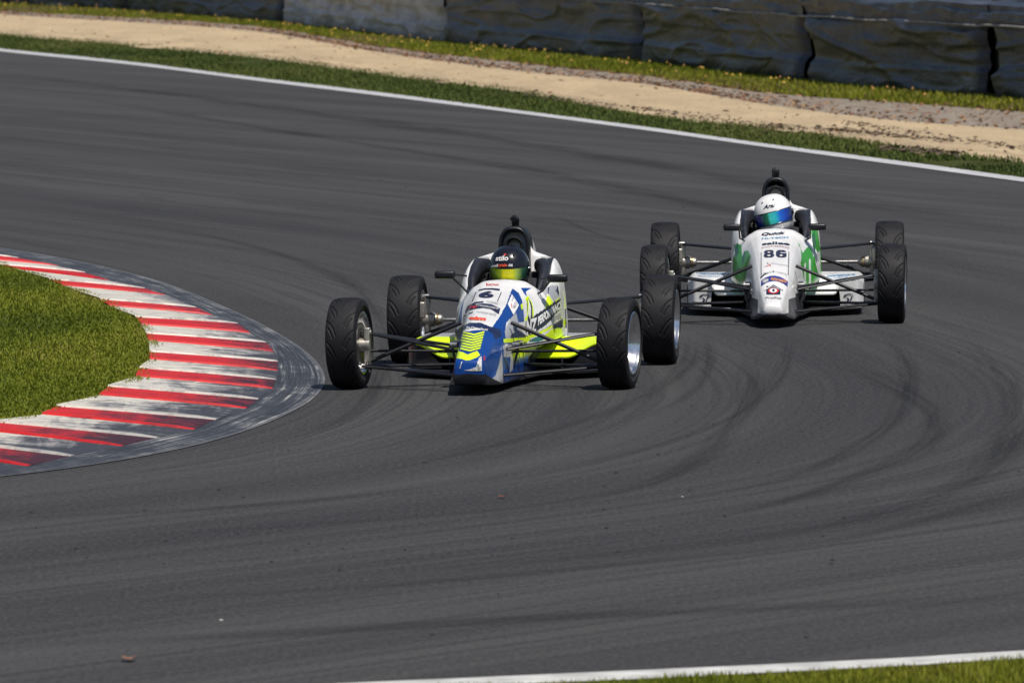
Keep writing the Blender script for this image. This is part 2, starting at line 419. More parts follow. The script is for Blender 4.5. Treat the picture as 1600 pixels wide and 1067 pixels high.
tv = .42+.55*vnoise(P*np.array([1, .25, 1]), (1.1, 1.1, 0), 3.3)+rng.normal(0, .14, len(P)) + np.where(off[keep] < .08, .12, 0)
tag(blades('grass', P, .023, .012, BLADE, np.clip(tv, 0, 1), .6), 'short green grass inside the striped kerb', 'grass', kind='stuff')

# far verge: white edge line, grass, gravel, litter, grass, then the barrier
def line_px(pts, z=0.0): return np.array([ground(x, y, z)[:2] for x, y in pts])
XS = [-120, 0, 200, 400, 600, 800, 1000, 1200, 1400, 1600, 1760]
def poly_at(ys): return catmull(line_px(list(zip(XS, ys))), 1.0)
L_lineN = poly_at([64, 81, 101.5, 127, 151.5, 177, 203.5, 231.5, 258.5, 285.5, 307])
L_lineF = poly_at([59, 76.5, 97, 122, 146, 172, 198, 226, 252, 279, 301])
L_g1 = poly_at([42, 57, 74, 94, 121, 147, 184, 204, 234, 258, 279])
L_s = poly_at([9, 24, 36, 51, 85, 112, 133, 166, 191, 205, 218])
L_gr = poly_at([4, 20, 31, 45, 77, 101, 122, 149, 164, 179, 193])
L_bar = poly_at([-2, 9, 20, 35, 61, 82, 101, 127, 147, 163, 177])
def strip(name, A, B, m, n=500, k=12, za=.006, zb=.006, amp=0.0, nsc=2.0, ext_end=0):
    a, _ = resample(A, n); b_, _ = resample(B, n); V = []; U = []
    for i in range(n):
        for j in range(k):
            v = j/(k-1); p = a[i]*(1-v)+b_[i]*v
            z = za*(1-v)+zb*v
            if amp: z += amp*(noise.noise(Vector((p[0]*nsc, p[1]*nsc*.5, 2.0)))+.9+.4*noise.noise(Vector((p[0]*nsc*5, p[1]*nsc*2.0, 2.0))))*math.sin(math.pi*v)
            V.append((p[0], p[1], z)); U.append((i*.2, v))
    return mesh_np(name, V, grid_faces(n, k), m, uv=U)
WLINE = mat('white_line_paint', (.50, .50, .52), .6, var=.12, scale=3.0)
struct(strip('edge_line_far', L_lineN, L_lineF, WLINE, za=.008, zb=.008, k=3))
VG = mat('verge_soil', (.050, .058, .022), 1.0, spec=0, var=.35, scale=2.0)
struct(strip('verge_near', L_lineF, L_g1, VG, za=.004, zb=.016))
m, t, b = new_mat('gravel_sand'); g = N(t); tc = g.n('TexCoord'); P_ = tc.outputs['Object']
s1 = g.noise(P_, 6, 6, .7); s2 = g.noise(P_, 28, 4, .8); uvn = g.n('UVMap'); uvn.uv_map = 'UVMap'; s3 = g.noise(g.mul(uvn.outputs[0], (.10, 9.0, 0)), 1.0, 5, .65, .2)
c = g.ramp(s2, [(.3, (.40, .30, .18)), (.5, (.60, .46, .28)), (.7, (.76, .61, .40))])
c = g.mix(g.math('MULTIPLY', g.ramp(g.noise(g.mul(P_, (1, .3, 1)), .9, 6, .7), [(.40, 1.0), (.62, 0.0)]), .55), c, (.40, .30, .19))
c = g.mix(g.math('MULTIPLY', g.ramp(s1, [(.56, 0.0), (.70, 1.0)]), .5), c, (.26, .18, .11))
sx = g.n('SeparateXYZ'); g.link(uvn.outputs[0], sx.inputs[0])
lowp = g.ramp(sx.outputs[1], [(.05, 1.0), (.45, 0.0)])
sp2 = g.ramp(g.noise(P_, 14, 4, .8), [(.44, 0.0), (.56, 1.0)])
c = g.mix(g.math('MULTIPLY', g.math('MULTIPLY', g.math('MULTIPLY', g.ramp(s3, [(.50, 0.0), (.60, 1.0)]), lowp), sp2), .8), c, (.14, .11, .08))
g.link(c, b.inputs['Base Color']); b.inputs['Roughness'].default_value = .95; g.bump(s1, 1.0, .08, b)
SAND = m
struct(strip('gravel_trap', L_g1, L_s, SAND, k=40, n=700, za=.012, zb=.02, amp=.05, nsc=1.3))
m, t, b = new_mat('grey_gravel'); g = N(t); tc = g.n('TexCoord'); P_ = tc.outputs['Object']
s2 = g.noise(P_, 22, 5, .8); s1 = g.noise(P_, 3.5, 5, .7)
c = g.ramp(s2, [(.35, (.17, .14, .115)), (.65, (.44, .38, .30))])
c = g.mix(g.math('MULTIPLY', g.ramp(s1, [(.52, 0.0), (.60, 1.0)]), .8), c, (.15, .075, .045))
g.link(c, b.inputs['Base Color']); b.inputs['Roughness'].default_value = .95; g.bump(s2, .8, .04, b)
struct(strip('gravel_path', L_s, L_gr, m, za=.02, zb=.03, amp=.04))
struct(strip('verge_far', L_gr, L_bar+np.array([.6, 1.2]), VG, za=.03, zb=.08))
def scatter_strip(A, B, n, edge=.0):
    a, _ = resample(A, 400); b_, _ = resample(B, 400)
    i = rng.integers(0, 399, n); tt = rng.random(n)[:, None]; v = (rng.random(n)*(1+2*edge)-edge)[:, None]
    return (a[i]*(1-tt)+a[i+1]*tt)*(1-v) + (b_[i]*(1-tt)+b_[i+1]*tt)*v
P2 = np.vstack([scatter_strip(L_lineF, L_g1, 52000, .03), scatter_strip(L_lineF*.2+resample(L_g1, len(L_lineF))[0]*.8, resample(L_g1, len(L_lineF))[0]*1.0, 14000, 1.2)])
P2 = P2[vnoise(np.column_stack([P2, P2[:, 0]]), (.8, .25, 0), 2.2) > -.42]
P = np.column_stack([P2, np.full(len(P2), .004)])
tv = .40+.5*vnoise(P, (.5, .12, 0), 8.0)+rng.normal(0, .16, len(P))
tag(blades('grass', P, .055, .022, BLADE_D, np.clip(tv, 0, 1), .5), 'dark green grass strip between the far white line and the sand', 'grass', kind='stuff')
P2 = scatter_strip(L_gr, L_bar, 60000, .03)
P = np.column_stack([P2, np.full(len(P2), .035)])
tv = .62+.6*vnoise(P, (.35, .1, 0), 5.0)+rng.normal(0, .17, len(P))
tag(blades('grass', P, .09, .03, BLADE, np.clip(tv, 0, 1)), 'rough yellowish grass strip along the foot of the black barrier', 'grass', kind='stuff')
# leaf litter
def chips(name, P, size, mats, mi, flat=.4):
    n = len(P); V = []; 
    a = rng.normal(0, 1, (n, 3)); a /= np.linalg.norm(a, axis=1)[:, None]; b_ = np.cross(a, rng.normal(0, 1, (n, 3))); b_ /= np.linalg.norm(b_, axis=1)[:, None]
    a[:, 2] *= flat; b_[:, 2] *= flat; s_ = (size*rng.uniform(.5, 1.4, n))[:, None]
    V = np.stack([P-a*s_, P+b_*s_*.6, P+a*s_, P-b_*s_*.6], 1).reshape(-1, 3)
    return mesh_np(name, V, np.arange(4*n).reshape(n, 4), mats, smooth=False, mi=mi)
LF = [mat('leaf_brown', (.20, .08, .035), .8), mat('leaf_dark', (.07, .035, .022), .8), mat('leaf_tan', (.34, .20, .10), .8)]
P2 = scatter_strip(L_s*.25+L_gr*.75 if False else L_s, L_gr, 9000, .12)
P2b = scatter_strip(L_gr, L_bar, 4500, 0); P2c = scatter_strip(L_g1, L_s, 500, 0)
P2 = np.vstack([P2, P2b, P2c]); 
tag(chips('leaf_litter', np.column_stack([P2, rng.uniform(.03, .07, len(P2))]), .045, LF, rng.integers(0, 3, len(P2))), 'brown dead leaves scattered over the grey gravel edge', 'leaves', kind='stuff')
FY = [mat('dandelion_yellow', (.55, .36, .03), .6), mat('dandelion_orange', (.42, .20, .04), .6)]
P2 = scatter_strip(L_gr, L_bar, 240, 0)
V = []; Fs = []; MI = []
for i, p in enumerate(P2):
    z = .12+random.random()*.05; r_ = random.uniform(.010, .030); o_ = len(V)
    for k in range(7): V.append((p[0]+r_*math.cos(k*.8976), p[1]+r_*math.sin(k*.8976), z))
    V.append((p[0], p[1], z+.03)); Fs += [(o_+k, o_+(k+1) % 7, o_+7) for k in range(7)]
    V += [(p[0]-.004, p[1], .03), (p[0]+.004, p[1], .03), (p[0], p[1], z)]; Fs.append((o_+8, o_+9, o_+10)); MI += [i % 2]*8
tag(mesh_np('yellow_flowers', V, Fs, FY, mi=MI, smooth=False), 'small yellow wildflowers dotted in the grass below the barrier', 'flowers', kind='stuff')

# near verge at the bottom of the picture
XN = [-700, -200, 300, 540, 700, 900, 1100, 1300, 1450, 1600, 2300]
def near_at(ys): return catmull(line_px(list(zip(XN, ys))), .3)
L_nU = near_at([1122, 1105, 1084, 1070, 1063, 1054, 1045, 1036, 1028, 1019, 985])
L_nL = near_at([1138, 1121, 1100, 1085, 1078, 1069, 1060, 1050, 1042, 1033, 1001])
L_nG = near_at([1700, 1650, 1600, 1560, 1540, 1530, 1520, 1510, 1500, 1490, 1450])
struct(strip('edge_line_near', L_nU, L_nL, mat('white_line_worn', (.56, .56, .54), .65, var=.25, scale=6.0), za=.008, zb=.008, k=4, n=200))
struct(strip('verge_foreground', L_nL, L_nG, VG, za=.012, zb=.03, k=20, n=200))
a, _ = resample(L_nL, 300); n = 60000
i = rng.integers(0, 299, n); P2 = a[i]+(a[np.minimum(i+1, 299)]-a[i])*rng.random(n)[:, None]
P2[:, 1] -= 2.4*rng.random(n)**1.5 + .30 - np.maximum(0, vnoise(np.column_stack([P2, P2[:, 0]]), (2.2, 0, 0), 1.0))*.30
keep = (np.abs(P2[:, 0]) < 4)
P2 = P2[keep]; tv = .50+.6*vnoise(np.column_stack([P2, P2[:, 0]]), (1.2, 1.2, 0), 7.7)+rng.normal(0, .12, len(P2))
tag(blades('grass', np.column_stack([P2, np.full(len(P2), .012)]), .038, .008, BLADE, np.clip(tv, 0, 1)), 'green grass growing over the near white line', 'grass', kind='stuff')

# barrier sections: rubber-tyre wall wrapped in black sheeting
def cover_mat(name, col, rough):
    m, t, b = new_mat(name); g = N(t); tc = g.n('TexCoord'); P = tc.outputs['Object']
    s1 = g.noise(g.mul(P, (.35, 1, 2.2)), 1.6, 5, .6, .3); s2 = g.noise(g.mul(P, (.3, 1, 1)), 24, 4, .7, .2)
    c = g.ramp(s1, [(.3, tuple(x*.45 for x in col)), (.55, col), (.78, tuple(min(.8, x*2.4) for x in col))])  # lightest tone paints sheen on the crumpled sheeting into its colour
    g.link(c, b.inputs['Base Color'])
    g.link(g.ramp(s1, [(.3, rough-.08), (.7, rough+.15)]), b.inputs['Roughness'])
    s4 = g.noise(g.mul(P, (.5, 1, 1.6)), 5.0, 5, .6, 1.2)
    g.bump(g.math('ADD', g.math('ADD', s1, g.math('MULTIPLY', s4, .8)), g.math('MULTIPLY', s2, .2)), .6, .06, b)
    sz = g.n('SeparateXYZ'); g.link(P, sz.inputs[0]); du = g.ramp(g.math('ADD', sz.outputs[2], g.math('MULTIPLY', s1, .25)), [(.10, 1.0), (.50, 0.0)])
    g.link(g.mix(g.math('MULTIPLY', du, .35), c, (.100, .098, .095)), b.inputs['Base Color']); return m
CV = [cover_mat('sheeting_black', (.050, .055, .078), .36), cover_mat('sheeting_grey', (.62, .62, .64), .55), cover_mat('sheeting_worn', (.105, .112, .140), .42)]
EDGE = mat('sheeting_hem', (.30, .29, .27), .6, var=.4, scale=8)
secs = [(-230, 0, 0, 'half hidden dark barrier section at the far left corner of the photo'),
        (0, 205, 2, 'charcoal wrapped barrier section second from the left'),
        (205, 448, 2, 'black crumpled barrier section just left of the pale grey one'),
        (448, 700, 1, 'pale grey faded barrier section, lightest of the row'),
        (700, 1010, 2, 'dark barrier section just right of the pale grey one, with diagonal creases'),
        (1010, 1268, 0, 'black wrapped barrier section with a sagging hem across its middle'),
        (1268, 1555, 0, 'black wrapped barrier section with two shiny horizontal folds'),
        (1555, 1900, 0, 'black barrier section at the far right, tyres showing above it')]
xb = np.array([to_px(np.array([[p[0], p[1], .05]]))[0, 0] for p in L_bar])
def bar_pt(px): return np.array([np.interp(px, xb, L_bar[:, 0]), np.interp(px, xb, L_bar[:, 1])]) if px > xb.min() and px < xb.max() else (L_bar[0]+(L_bar[0]-L_bar[3])/np.linalg.norm(L_bar[0]-L_bar[3])*((xb.min()-px)/45) if px <= xb.min() else L_bar[-1]+(L_bar[-1]-L_bar[-4])/np.linalg.norm(L_bar[-1]-L_bar[-4])*((px-xb.max())/70))
TYB = mat('barrier_tyre_rubber', (.022, .022, .024), .7, var=.3, scale=12)
for si, (xa, xc, mi_, lab) in enumerate(secs):
    A = bar_pt(xa); B = bar_pt(xc); L = np.linalg.norm(B-A); d = (B-A)/L; nrm = np.array([d[1], -d[0]])
    if nrm[1] > 0: nrm = -nrm
    root = link(bpy.data.objects.new('tyre_barrier', None)); root.location = (A[0], A[1], 0); root.rotation_euler.z = math.atan2(d[1], d[0])
    sgn = -1.0                                       # local -y faces the track
    H1 = 1.06; nu = max(60, int(L/.12)); nv = 44
    V = []; 
    for j in range(nv+1):
        h = H1*j/nv
        for i in range(nu+1):
            u = i/nu*(L-.56)+.28; p = Vector((u*.9+si*13.1, h*2.2, si*3.7))
            p = Vector((u*.16+si*13.1, h*1.2, si*3.7)); w = noise.noise(p)*.09 + noise.noise(p*2.9)*.045 + noise.noise(Vector((u*.30+h*2.6, h*.9-u*.10, si)))*.06 + noise.noise(Vector((u*.7-h*2.2, h*3.2+u*.2, si+5)))*.035
            wob = .05*noise.noise(Vector((u*.16, si*2.0, 1.0))); amp_ = .055*(.7+1.0*noise.noise(Vector((u*.25, 7.0, si))))
            for hc_ in (.35, .74): w += amp_*math.exp(-((h-hc_-wob)/.055)**2)
            w += .06*max(0, math.sin((h-wob)*math.pi/.38))**.7 - .35*math.exp(-(min(u, L-u)/.30)**2)
            rd = 1-abs(noise.noise(Vector((u*.13+h*1.1, h*1.5-u*.12, 9+si)))); w += .05*max(0, rd-.90)/.10; rd2 = 1-abs(noise.noise(Vector((u*.35-h*1.4, h*2.5+u*.2, 29+si)))); w += .022*max(0, rd2-.9)/.1
            V.append((u, -(.10+w*.9), .03+h))
    MB().box((L/2, .34, .62), (L-.4, .46, 1.24), bev=.03).build('tyre_stack', TYB, root)
    MBc = mesh_np('cover', V, grid_faces(nv+1, nu+1), CV[mi_], root)
    V = []; nv2 = 26
    sag = lambda u: .008*math.sin(u*1.1+si)+.008*noise.noise(Vector((u*1.1, si, 0)))
    for j in range(nv2+1):
        s_ = j/nv2
        for i in range(nu+1):
            u = i/nu*(L+.3)-.15
            if s_ < .45: y_ = -(.17+.03*noise.noise(Vector((u*2, s_*3, si)))); z_ = H1-.02+sag(u)+s_/.45*.30
            else:
                a = (s_-.45)/.55*math.pi*.62; y_ = -.17+.38*math.sin(min(a, math.pi/2))*1.0+ (a-math.pi/2)*.9*(a > math.pi/2); z_ = H1+.28+sag(u)+.12*(1-math.cos(a))
            w = .07*noise.noise(Vector((u*.3, s_*4, si+4)))+.03*noise.noise(Vector((u*.9, s_*9, si)))
            V.append((u, y_-w, z_+w*.6))
    mesh_np('top_cover', V, grid_faces(nv2+1, nu+1), CV[mi_ if mi_ == 1 else 0], root)
    V = []
    for i in range(nu+1):
        u = i/nu*L
        for (yy, zz) in ((-.20, -.012), (-.215, 0), (-.205, .018), (-.17, .02)):
            V.append((u, yy-.03*noise.noise(Vector((u*2, 0, si))), H1-.01+sag(u)+zz))
    mesh_np('hem', V, grid_faces(nu+1, 4), EDGE, root)
    tag(root, lab, 'tyre barrier', 'wrapped barrier sections along the run-off')
    if si == 0: pass
def torus(c, R_, r_, axis, name, m, nseg=40, ns=14):
    V = []
    for i in range(nseg):
        a = 2*math.pi*i/nseg
        for j in range(ns):
            b_ = 2*math.pi*j/ns; rr = R_+r_*math.cos(b_)*.8; V.append((rr*math.cos(a), r_*math.sin(b_)*1.1, rr*math.sin(a)))
    i = np.arange(nseg)[:, None]; j = np.arange(ns)[None]
    Fc = np.stack([i*ns+j, i*ns+(j+1) % ns, ((i+1) % nseg)*ns+(j+1) % ns, ((i+1) % nseg)*ns+j], -1).reshape(-1, 4)
    o = mesh_np(name, V, Fc, m); o.location = c; o.rotation_euler = axis; return o
for k, (px, lab) in enumerate(((1500, 'leftmost bare tyre lying behind the barrier top, before the pale rail'), (1560, 'bare tyre showing over the barrier top right of the last wide seam'), (1612, 'bare tyre at the right edge of the photo above the barrier'))):
    p = bar_pt(px); o = torus((p[0]+.18, p[1]+.55, 1.22), .22, .09, (0, 0, R(80)*0+random.uniform(-.2, .2)), 'old_tyre', TYB)
    tag(o, lab, 'tyre')
# pale guard rail behind
A = bar_pt(1380); B = bar_pt(1890); d = (B-A)/np.linalg.norm(B-A)
g_ = MB(); prof = [(0, -.15), (.05, -.11), (.05, -.05), (0, -.015), (0, .015), (.05, .05), (.05, .11), (0, .15)]
V = []
for s_ in (0, np.linalg.norm(B-A)):
    for (yy, zz) in prof: V.append((A[0]+d[0]*s_+.5-yy*.9, A[1]+d[1]*s_+1.5-yy*.3, 1.56+zz))
rl = link(bpy.data.objects.new('guard_rail', None)); rl.location = (0, 0, 0)
mesh_np('rail', V, grid_faces(2, 8), mat('galvanised', (.5, .49, .45), .5, .3, var=.15, scale=4), rl, smooth=False)
for s_ in np.arange(.5, np.linalg.norm(B-A), 4.0):
    MB().box((A[0]+d[0]*s_+.62, A[1]+d[1]*s_+1.6, .85), (.10, .12, 1.7), bev=.01).build('post', mat('post_steel', (.35, .35, .33), .5, .6), rl)
tag(rl, 'pale steel guard rail behind the black barrier at top right', 'guard rail')

# dark clods and wheel scrapes in the sand near the right edge
CP = []
for (xa_, ya_), (xb_, yb_), n_ in (((1270, 201), (1490, 222), 420), ((1380, 232), (1500, 241), 260), ((1000, 172), (1260, 205), 260), ((820, 150), (1000, 172), 120), ((1300, 190), (1600, 235), 260)):
    for _ in range(n_):
        f = random.random(); q_ = ground(xa_+(xb_-xa_)*f, ya_+(yb_-ya_)*f+random.gauss(0, 2.2 if n_ < 420 else 1.4), .05); CP.append((q_.x+random.gauss(0, .03), q_.y, .05+random.random()*.03))
tag(chips('sand_clods', np.array(CP), .035, [mat('wet_sand', (.16, .115, .075), .9), mat('dark_clod', (.07, .05, .04), .9)], rng.integers(0, 2, len(CP))), 'dark clods scraped up in lines across the pale sand at right', 'sand clods', kind='stuff')
# rubber marks lying on the asphalt
m, t, b = new_mat('tyre_mark'); g = N(t)
u = g.n('UVMap'); u.uv_map = 'UVMap'; sx = g.n('SeparateXYZ'); g.link(u.outputs[0], sx.inputs[0])
e = g.ramp(sx.outputs[1], [(0, 0.0), (.35, 1.0), (.65, 1.0), (1, 0.0)]); n1 = g.ramp(g.noise(g.mul(u.outputs[0], (.35, 5.0, 0)), 1.0, 6, .7), [(.36, 0.0), (.60, 1.0)])
at = g.n('Attribute'); at.attribute_name = 'fade'; al = g.math('MULTIPLY', g.math('MULTIPLY', g.math('MULTIPLY', e, n1), .29), at.outputs['Fac'])
b.inputs['Base Color'].default_value = (.018, .018, .021, 1); b.inputs['Roughness'].default_value = .8; b.inputs['Specular IOR Level'].default_value = .2
g.link(al, b.inputs['Alpha']); TM = m
MK = [([(1180,545),(1168,620),(1135,675),(1080,725),(980,765),(800,795),(500,818),(0,850)], .22), ([(1290,560),(1400,605),(1462,650),(1440,700),(1340,745),(1200,790),(1000,822),(600,852)], .26),
      ([(-40,1014),(400,992),(800,968),(1200,950),(1640,932)], .55), ([(-40,112),(300,152),(700,207),(1100,272),(1640,372)], .9), ([(100,150),(500,215),(800,262),(1200,342),(1640,440)], .5),
      ([(1082,520),(1078,560),(1040,600),(960,640),(800,690),(500,760)], .16), ([(1232,522),(1228,565),(1190,620),(1110,668),(960,715),(700,765),(300,800)], .16), ([(860,335),(930,365),(1000,385)], .14),
      ([(1500,520),(1560,580),(1590,640),(1560,720),(1450,780),(1250,830),(900,872),(400,905)], .30), ([(1380,520),(1420,575),(1400,650),(1320,710),(1180,760),(900,805)], .18),
      ([(1100,520),(1110,560),(1085,610),(1000,660)], .12), ([(700,760),(400,790),(0,812)], .18), ([(1640,760),(1500,800),(1300,845),(1000,880),(600,915),(0,950)], .22), ([(-40,330),(300,365),(520,430),(600,520),(560,640),(400,700),(150,752),(-40,780)], .18)]
MV = []; MF_ = []; MU = []; FD = []
for k_, (pp, wd) in enumerate(MK):
    c_ = catmull(line_px(pp), .3); tg_ = np.gradient(c_, axis=0); tg_ /= np.linalg.norm(tg_, axis=1)[:, None]; n_ = np.stack([-tg_[:, 1], tg_[:, 0]], 1); o_ = len(MV); L_ = np.arange(len(c_))*.3
    wl = np.array([wd*(.8+.6*noise.noise(Vector((s_*.25, k_*5.1, 0)))) for s_ in L_])
    for i in range(len(c_)):
        for j in range(3):
            q_ = c_[i]+n_[i]*wl[i]*(j-1)*.5; MV.append((q_[0], q_[1], .0035+.0004*k_)); MU.append((L_[i]+k_*31, j/2)); FD.append(min(1.0, i/(len(c_)*.22), (len(c_)-1-i)/(len(c_)*.22)))
    MF_.append(grid_faces(len(c_), 3, off=o_))
struct(mesh_np('tyre_marks', MV, np.vstack(MF_), TM, uv=MU, attrs={'fade': FD}))
# loose bits on the track
RUB = mat('rubber_crumb', (.018, .018, .02), .8)
pts = []
for _ in range(170):
    px = random.uniform(-30, 1630); py = random.choice([random.uniform(560, 1000), random.uniform(700, 900), random.uniform(250, 560)])
    p = ground(px, py)
    dk = np.min(np.linalg.norm(Kin[:, :2]-np.array(p[:2]), axis=1)); 
    if p.x < np.interp(p.y, K0s[::-1, 1], K0s[::-1, 0]) + .3 and 38 < p.y < 66: continue
    pts.append(p)
V = []; Fs = []
for p in pts:
    s_ = random.choice([.0022, .0028, .0035, .005, .007]); o_ = len(V)
    for k in range(6):
        a = k*math.pi/3; V.append((p.x+s_*1.6*math.cos(a)*random.uniform(.7, 1.3), p.y+s_*1.6*math.sin(a), .002))
    for k in range(6):
        a = k*math.pi/3+.3; V.append((p.x+s_*math.cos(a), p.y+s_*math.sin(a), .002+s_*random.uniform(.4, 1)))
    Fs += [(o_+k, o_+(k+1) % 6, o_+6+(k+1) % 6, o_+6+k) for k in range(6)] + [tuple(range(o_+6, o_+12))]
tag(mesh_np('rubber_marbles', V, Fs, RUB, smooth=False), 'tiny black rubber crumbs scattered over the asphalt', 'rubber crumbs', kind='stuff')
def leaf(px, py, size, col, name, lab, cat):
    p = ground(px, py); V = []; n = 14
    for k in range(n):
        a = 2*math.pi*k/n; r_ = size*(.6+.4*abs(math.cos(a*2.5))); V.append((p.x+r_*math.cos(a), p.y+r_*math.sin(a)*1.3, .01+size*.35*abs(math.cos(a))))
    V.append((p.x, p.y, .006)); 
    o = mesh_np(name, V, [(k, (k+1) % n, n) for k in range(n)], mat(name+'_surface', col, .8, var=.3, scale=30), smooth=False); tag(o, lab, cat)
leaf(784, 779, .022, (.22, .07, .03), 'dead_leaf', 'small reddish brown leaf on the asphalt below the lime car', 'leaf')
leaf(202, 1033, .034, (.20, .10, .06), 'dead_leaf', 'curled brown leaf on the asphalt at lower left', 'leaf')
def pebble(px, py, s_, col, lab):
    p = ground(px, py); bm = bmesh.new(); bmesh.ops.create_icosphere(bm, subdivisions=2, radius=s_)
    for v in bm.verts: v.co *= 1+.3*noise.noise(v.co*60); v.co.z *= .6
    me = bpy.data.meshes.new('pebble'); bm.to_mesh(me); bm.free(); me.materials.append(mat('pebble_surface', col, .8)); o = link(bpy.data.objects.new('pebble', me)); o.location = (p.x, p.y, s_*.4)
    tag(o, lab, 'pebble')
pebble(345, 970, .009, (.40, .38, .36), 'pale pebble on the asphalt at lower left, right of the curled leaf')
pebble(1066, 777, .007, (.36, .34, .32), 'tiny pale pebble on the asphalt below the white wheel rim')
#@@CARS
# ============================================================ THE CARS
BLACK = mat('black_powder_coat', (.008, .009, .013), .42, coat=0, var=.25, scale=15)
CARBON = mat('carbon_black', (.018, .019, .024), .32, coat=.4, var=.3, scale=30)
MATTE = mat('matte_black', (.010, .010, .012), .75, var=.3, scale=15)
STEEL = mat('bare_steel', (.55, .53, .50), .28, 1.0, var=.2, scale=25)
CAST = mat('cast_alloy', (.42, .40, .36), .45, .8, var=.25, scale=30)
CHROME = mat('polished_alloy', (.86, .87, .90), .20, 1.0, var=.08, scale=20)
ALLOY_IN = mat('alloy_inside', (.40, .40, .41), .35, .9, var=.3, scale=14)
BRASS = mat('gold_anodised', (.72, .52, .22), .3, 1.0)
DISC = mat('brake_disc_iron', (.30, .29, .28), .35, 1.0, var=.2, scale=40)
GLASSM = mat('mirror_glass', (.8, .8, .82), .04, 1.0)
PAD = mat('cockpit_padding', (.022, .024, .034), .45, var=.25, scale=12)
SUITM = mat('race_suit_black', (.02, .02, .026), .85, var=.3, scale=25, bump=.4)
GLOVE = mat('glove_black', (.025, .025, .03), .8)
ORANGE = mat('sticker_orange', (.80, .22, .02), .5)
m, t, b = new_mat('tyre_rubber'); g = N(t); tc = g.n('TexCoord')
s1 = g.noise(tc.outputs['Object'], 9, 5, .7); s2 = g.noise(tc.outputs['Object'], 120, 3, .7)
g.link(g.ramp(s1, [(.3, (.0075, .0075, .010)), (.7, (.0145, .0142, .017))]), b.inputs['Base Color'])
b.inputs['Roughness'].default_value = .62; b.inputs['Specular IOR Level'].default_value = .28; g.bump(s2, .35, .002, b)
TYRE = m
WALL = mat('tyre_sidewall', (.009, .009, .011), .6, var=.3, scale=14)

# tyre with a directional V tread cut into it
LONGG = np.array([(1.06, .060), (.84, .050), (.62, .030), (.40, .000), (.24, -.040)])
SHORT = np.array([(.74, .005), (.52, -.030), (.44, -.052)])
def seg_dist(U, Vv, poly, su):
    D = np.full(U.shape, 9.0)
    for a, b_ in zip(poly[:-1], poly[1:]):
        ax, ay, bx, by = a[0]*su, a[1], b_[0]*su, b_[1]
        dx, dy = bx-ax, by-ay; t_ = np.clip(((U-ax)*dx+(Vv-ay)*dy)/(dx*dx+dy*dy), 0, 1)
        D = np.minimum(D, np.hypot(U-ax-t_*dx, Vv-ay-t_*dy))
    return D
def tyre_mesh(Rr, hw, bead):
    nth = 560; prof = []
    for i in range(57): prof.append(((i/56*2-1)*hw*.93, None))
    npitch = 13; pitch = 2*math.pi*Rr/npitch
    u = np.array([p[0] for p in prof]); th = np.linspace(0, 2*np.pi, nth, endpoint=False)
    U, TH = np.meshgrid(u, th, indexing='ij')
    D = np.full(U.shape, 9.0)
    for sgn, ph in ((1, 0.0), (-1, .5)):
        for k in (-1, 0, 1, 2):
            Vv = ((TH/(2*np.pi)*npitch+ph) % 1.0 + k - 1)*pitch
            for poly in (LONGG, SHORT): D = np.minimum(D, np.where(U*sgn > -.02, seg_dist(U*sgn, Vv, poly, hw), 9))
    depth = .0062*np.exp(-(D/.0036)**4)
    crown = Rr - .006*(u/hw)**2 - .010*np.abs(u/hw)**6
    RR = crown[:, None] - depth
    shoulder = [(hw*.93, Rr-.0165), (hw*.975, Rr-.026), (hw*1.0, Rr-.042), (hw*1.01, Rr-.060), (hw*.985, (Rr+bead)/2-.01), (hw*.93, bead+.018), (hw*.88, bead+.006), (hw*.84, bead)]
    rows = []; 
    sp = [(x, r_) for x, r_ in shoulder[1:]]
    for x, r_ in sp[::-1]: rows.append((-x*np.ones(nth), r_*np.ones(nth)))
    for i in range(len(u)): rows.append((u[i]*np.ones(nth), RR[i]))
    for x, r_ in sp: rows.append((x*np.ones(nth), r_*np.ones(nth)))
    X = np.array([r_[0] for r_ in rows]); Q = np.array([r_[1] for r_ in rows])
    # theta measured so that the V points down on the front (-y) face
    V = np.stack([X, -Q*np.cos(TH[0])[None], Q*np.sin(TH[0])[None]], -1).reshape(-1, 3)
    Fc = grid_faces(len(rows), nth, True)[:, ::-1]
    r_i = np.repeat(np.arange(len(rows)-1), nth); mi = ((r_i < len(sp)-1) | (r_i > len(rows)-len(sp))).astype(int)
    return V, Fc, mi
